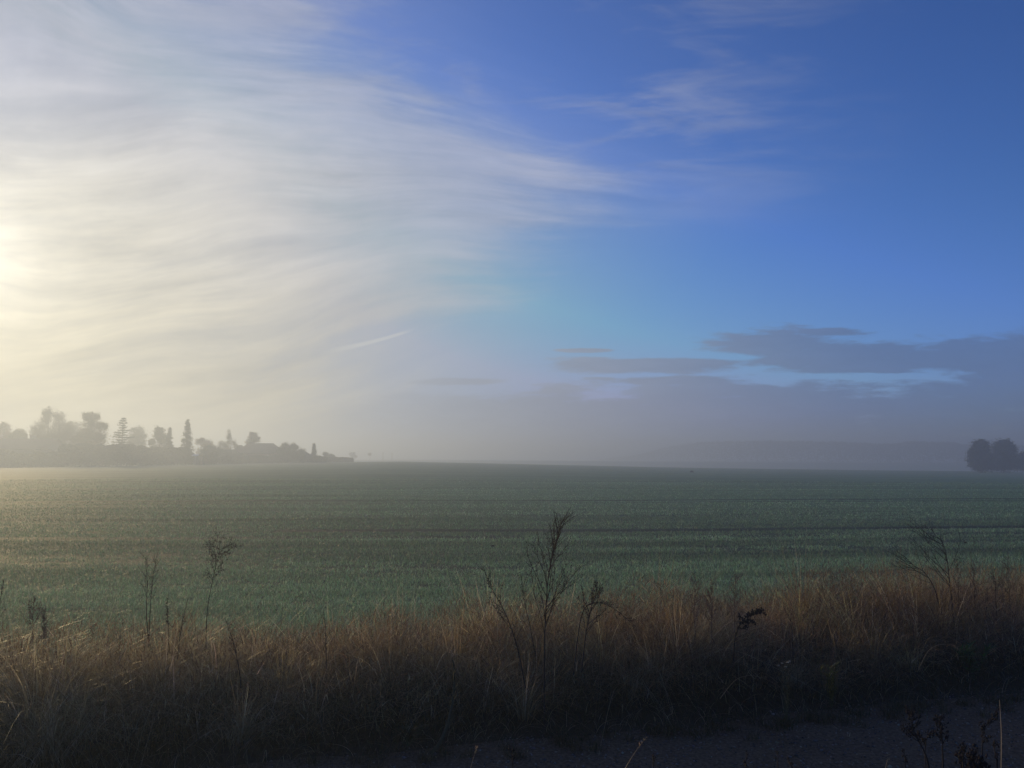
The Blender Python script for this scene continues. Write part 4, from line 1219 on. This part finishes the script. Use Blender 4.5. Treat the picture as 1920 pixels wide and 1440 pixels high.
# clods on the field
for (px, py, w_, Yc_, lab) in [(1297, 877.5, 0.22, 133, 'tiny dark lump on the field crest right of the middle'), (924, 1019, 0.026, 17.6, 'small dark clod in the green crop, left above the tallest weed'),
                               (1810, 1011, 0.026, 18.3, 'small dark clod in the green crop above the right end of the verge')]:
    X = uv(px, py)[0] * Yc_
    z0 = float(ground(X, Yc_))
    g = Geo()
    th_ = np.linspace(0, 2 * PI, 10, endpoint=False)
    rings = []
    for zz, rr_ in ((0, 1), (0.35, 0.95), (0.7, 0.6), (0.9, 0.2)):
        rings.append(np.stack([np.cos(th_) * rr_ * w_ * (1.4 + 0.3 * rng.random(10)), np.sin(th_) * rr_ * w_, np.full(10, zz * w_ * 1.5) + 0.06], 1))
    V = np.concatenate(rings); b_ = np.arange(3)[:, None] * 10 + np.arange(10)[None]; c_ = np.arange(3)[:, None] * 10 + (np.arange(10)[None] + 1) % 10
    g.add(V, np.stack([b_, c_, c_ + 10, b_ + 10], -1).reshape(-1, 4), None, (0.035, 0.028, 0.022))
    o = g.build('soil_clod', M_stem); o.location = (X, Yc_, z0)
    tag(o, lab, 'clod', 'clods of earth on the field')

# ------------------------------------------------------------------ haze
DENS = 0.0042
zlo = float(V_[:, 2].min()); zlo = float(min(GZ.min(), -0.1)) - 1.0
ztop = 17.5
m = bpy.data.materials.new('haze'); m.use_nodes = True
nt = m.node_tree
for n_ in list(nt.nodes): nt.nodes.remove(n_)
out = nt.nodes.new('ShaderNodeOutputMaterial'); pv = nt.nodes.new('ShaderNodeVolumePrincipled')
pv.inputs['Density'].default_value = DENS
pv.inputs['Color'].default_value = (0.52, 0.615, 0.78, 1)
pv.inputs['Anisotropy'].default_value = 0.54
nt.links.new(pv.outputs[0], out.inputs['Volume'])
g = Geo(); g.box(-1560, 1560, -1460, 1560, zlo, ztop)
o = g.build('haze', m)
tag(o, 'pale ground mist lying over the field', 'haze', kind='stuff')

# ------------------------------------------------------------------ camera, render
cam = bpy.data.cameras.new('camera'); co = bpy.data.objects.new('camera', cam); C.objects.link(co)
cam.sensor_width = 36.0; cam.lens = 36.0 * FOC / 1920
cam.clip_end = 6000; cam.clip_start = 0.05
co.location = (0, 0, CAM_H); co.rotation_euler = (PI / 2 + PITCH, 0, 0)
sc.camera = co
sc.render.resolution_x = 1024; sc.render.resolution_y = 768
vs = sc.view_settings
vs.view_transform = 'Standard'; vs.look = 'None'; vs.gamma = 1; vs.exposure = EXPOSURE
sc.cycles.use_denoising = True
sc.cycles.volume_bounces = 1
sc.cycles.max_bounces = 6; sc.cycles.diffuse_bounces = 3; sc.cycles.glossy_bounces = 2; sc.cycles.transmission_bounces = 3
sc.cycles.transparent_max_bounces = 8
sc.cycles.sample_clamp_indirect = 8
sc.cycles.use_adaptive_sampling = True
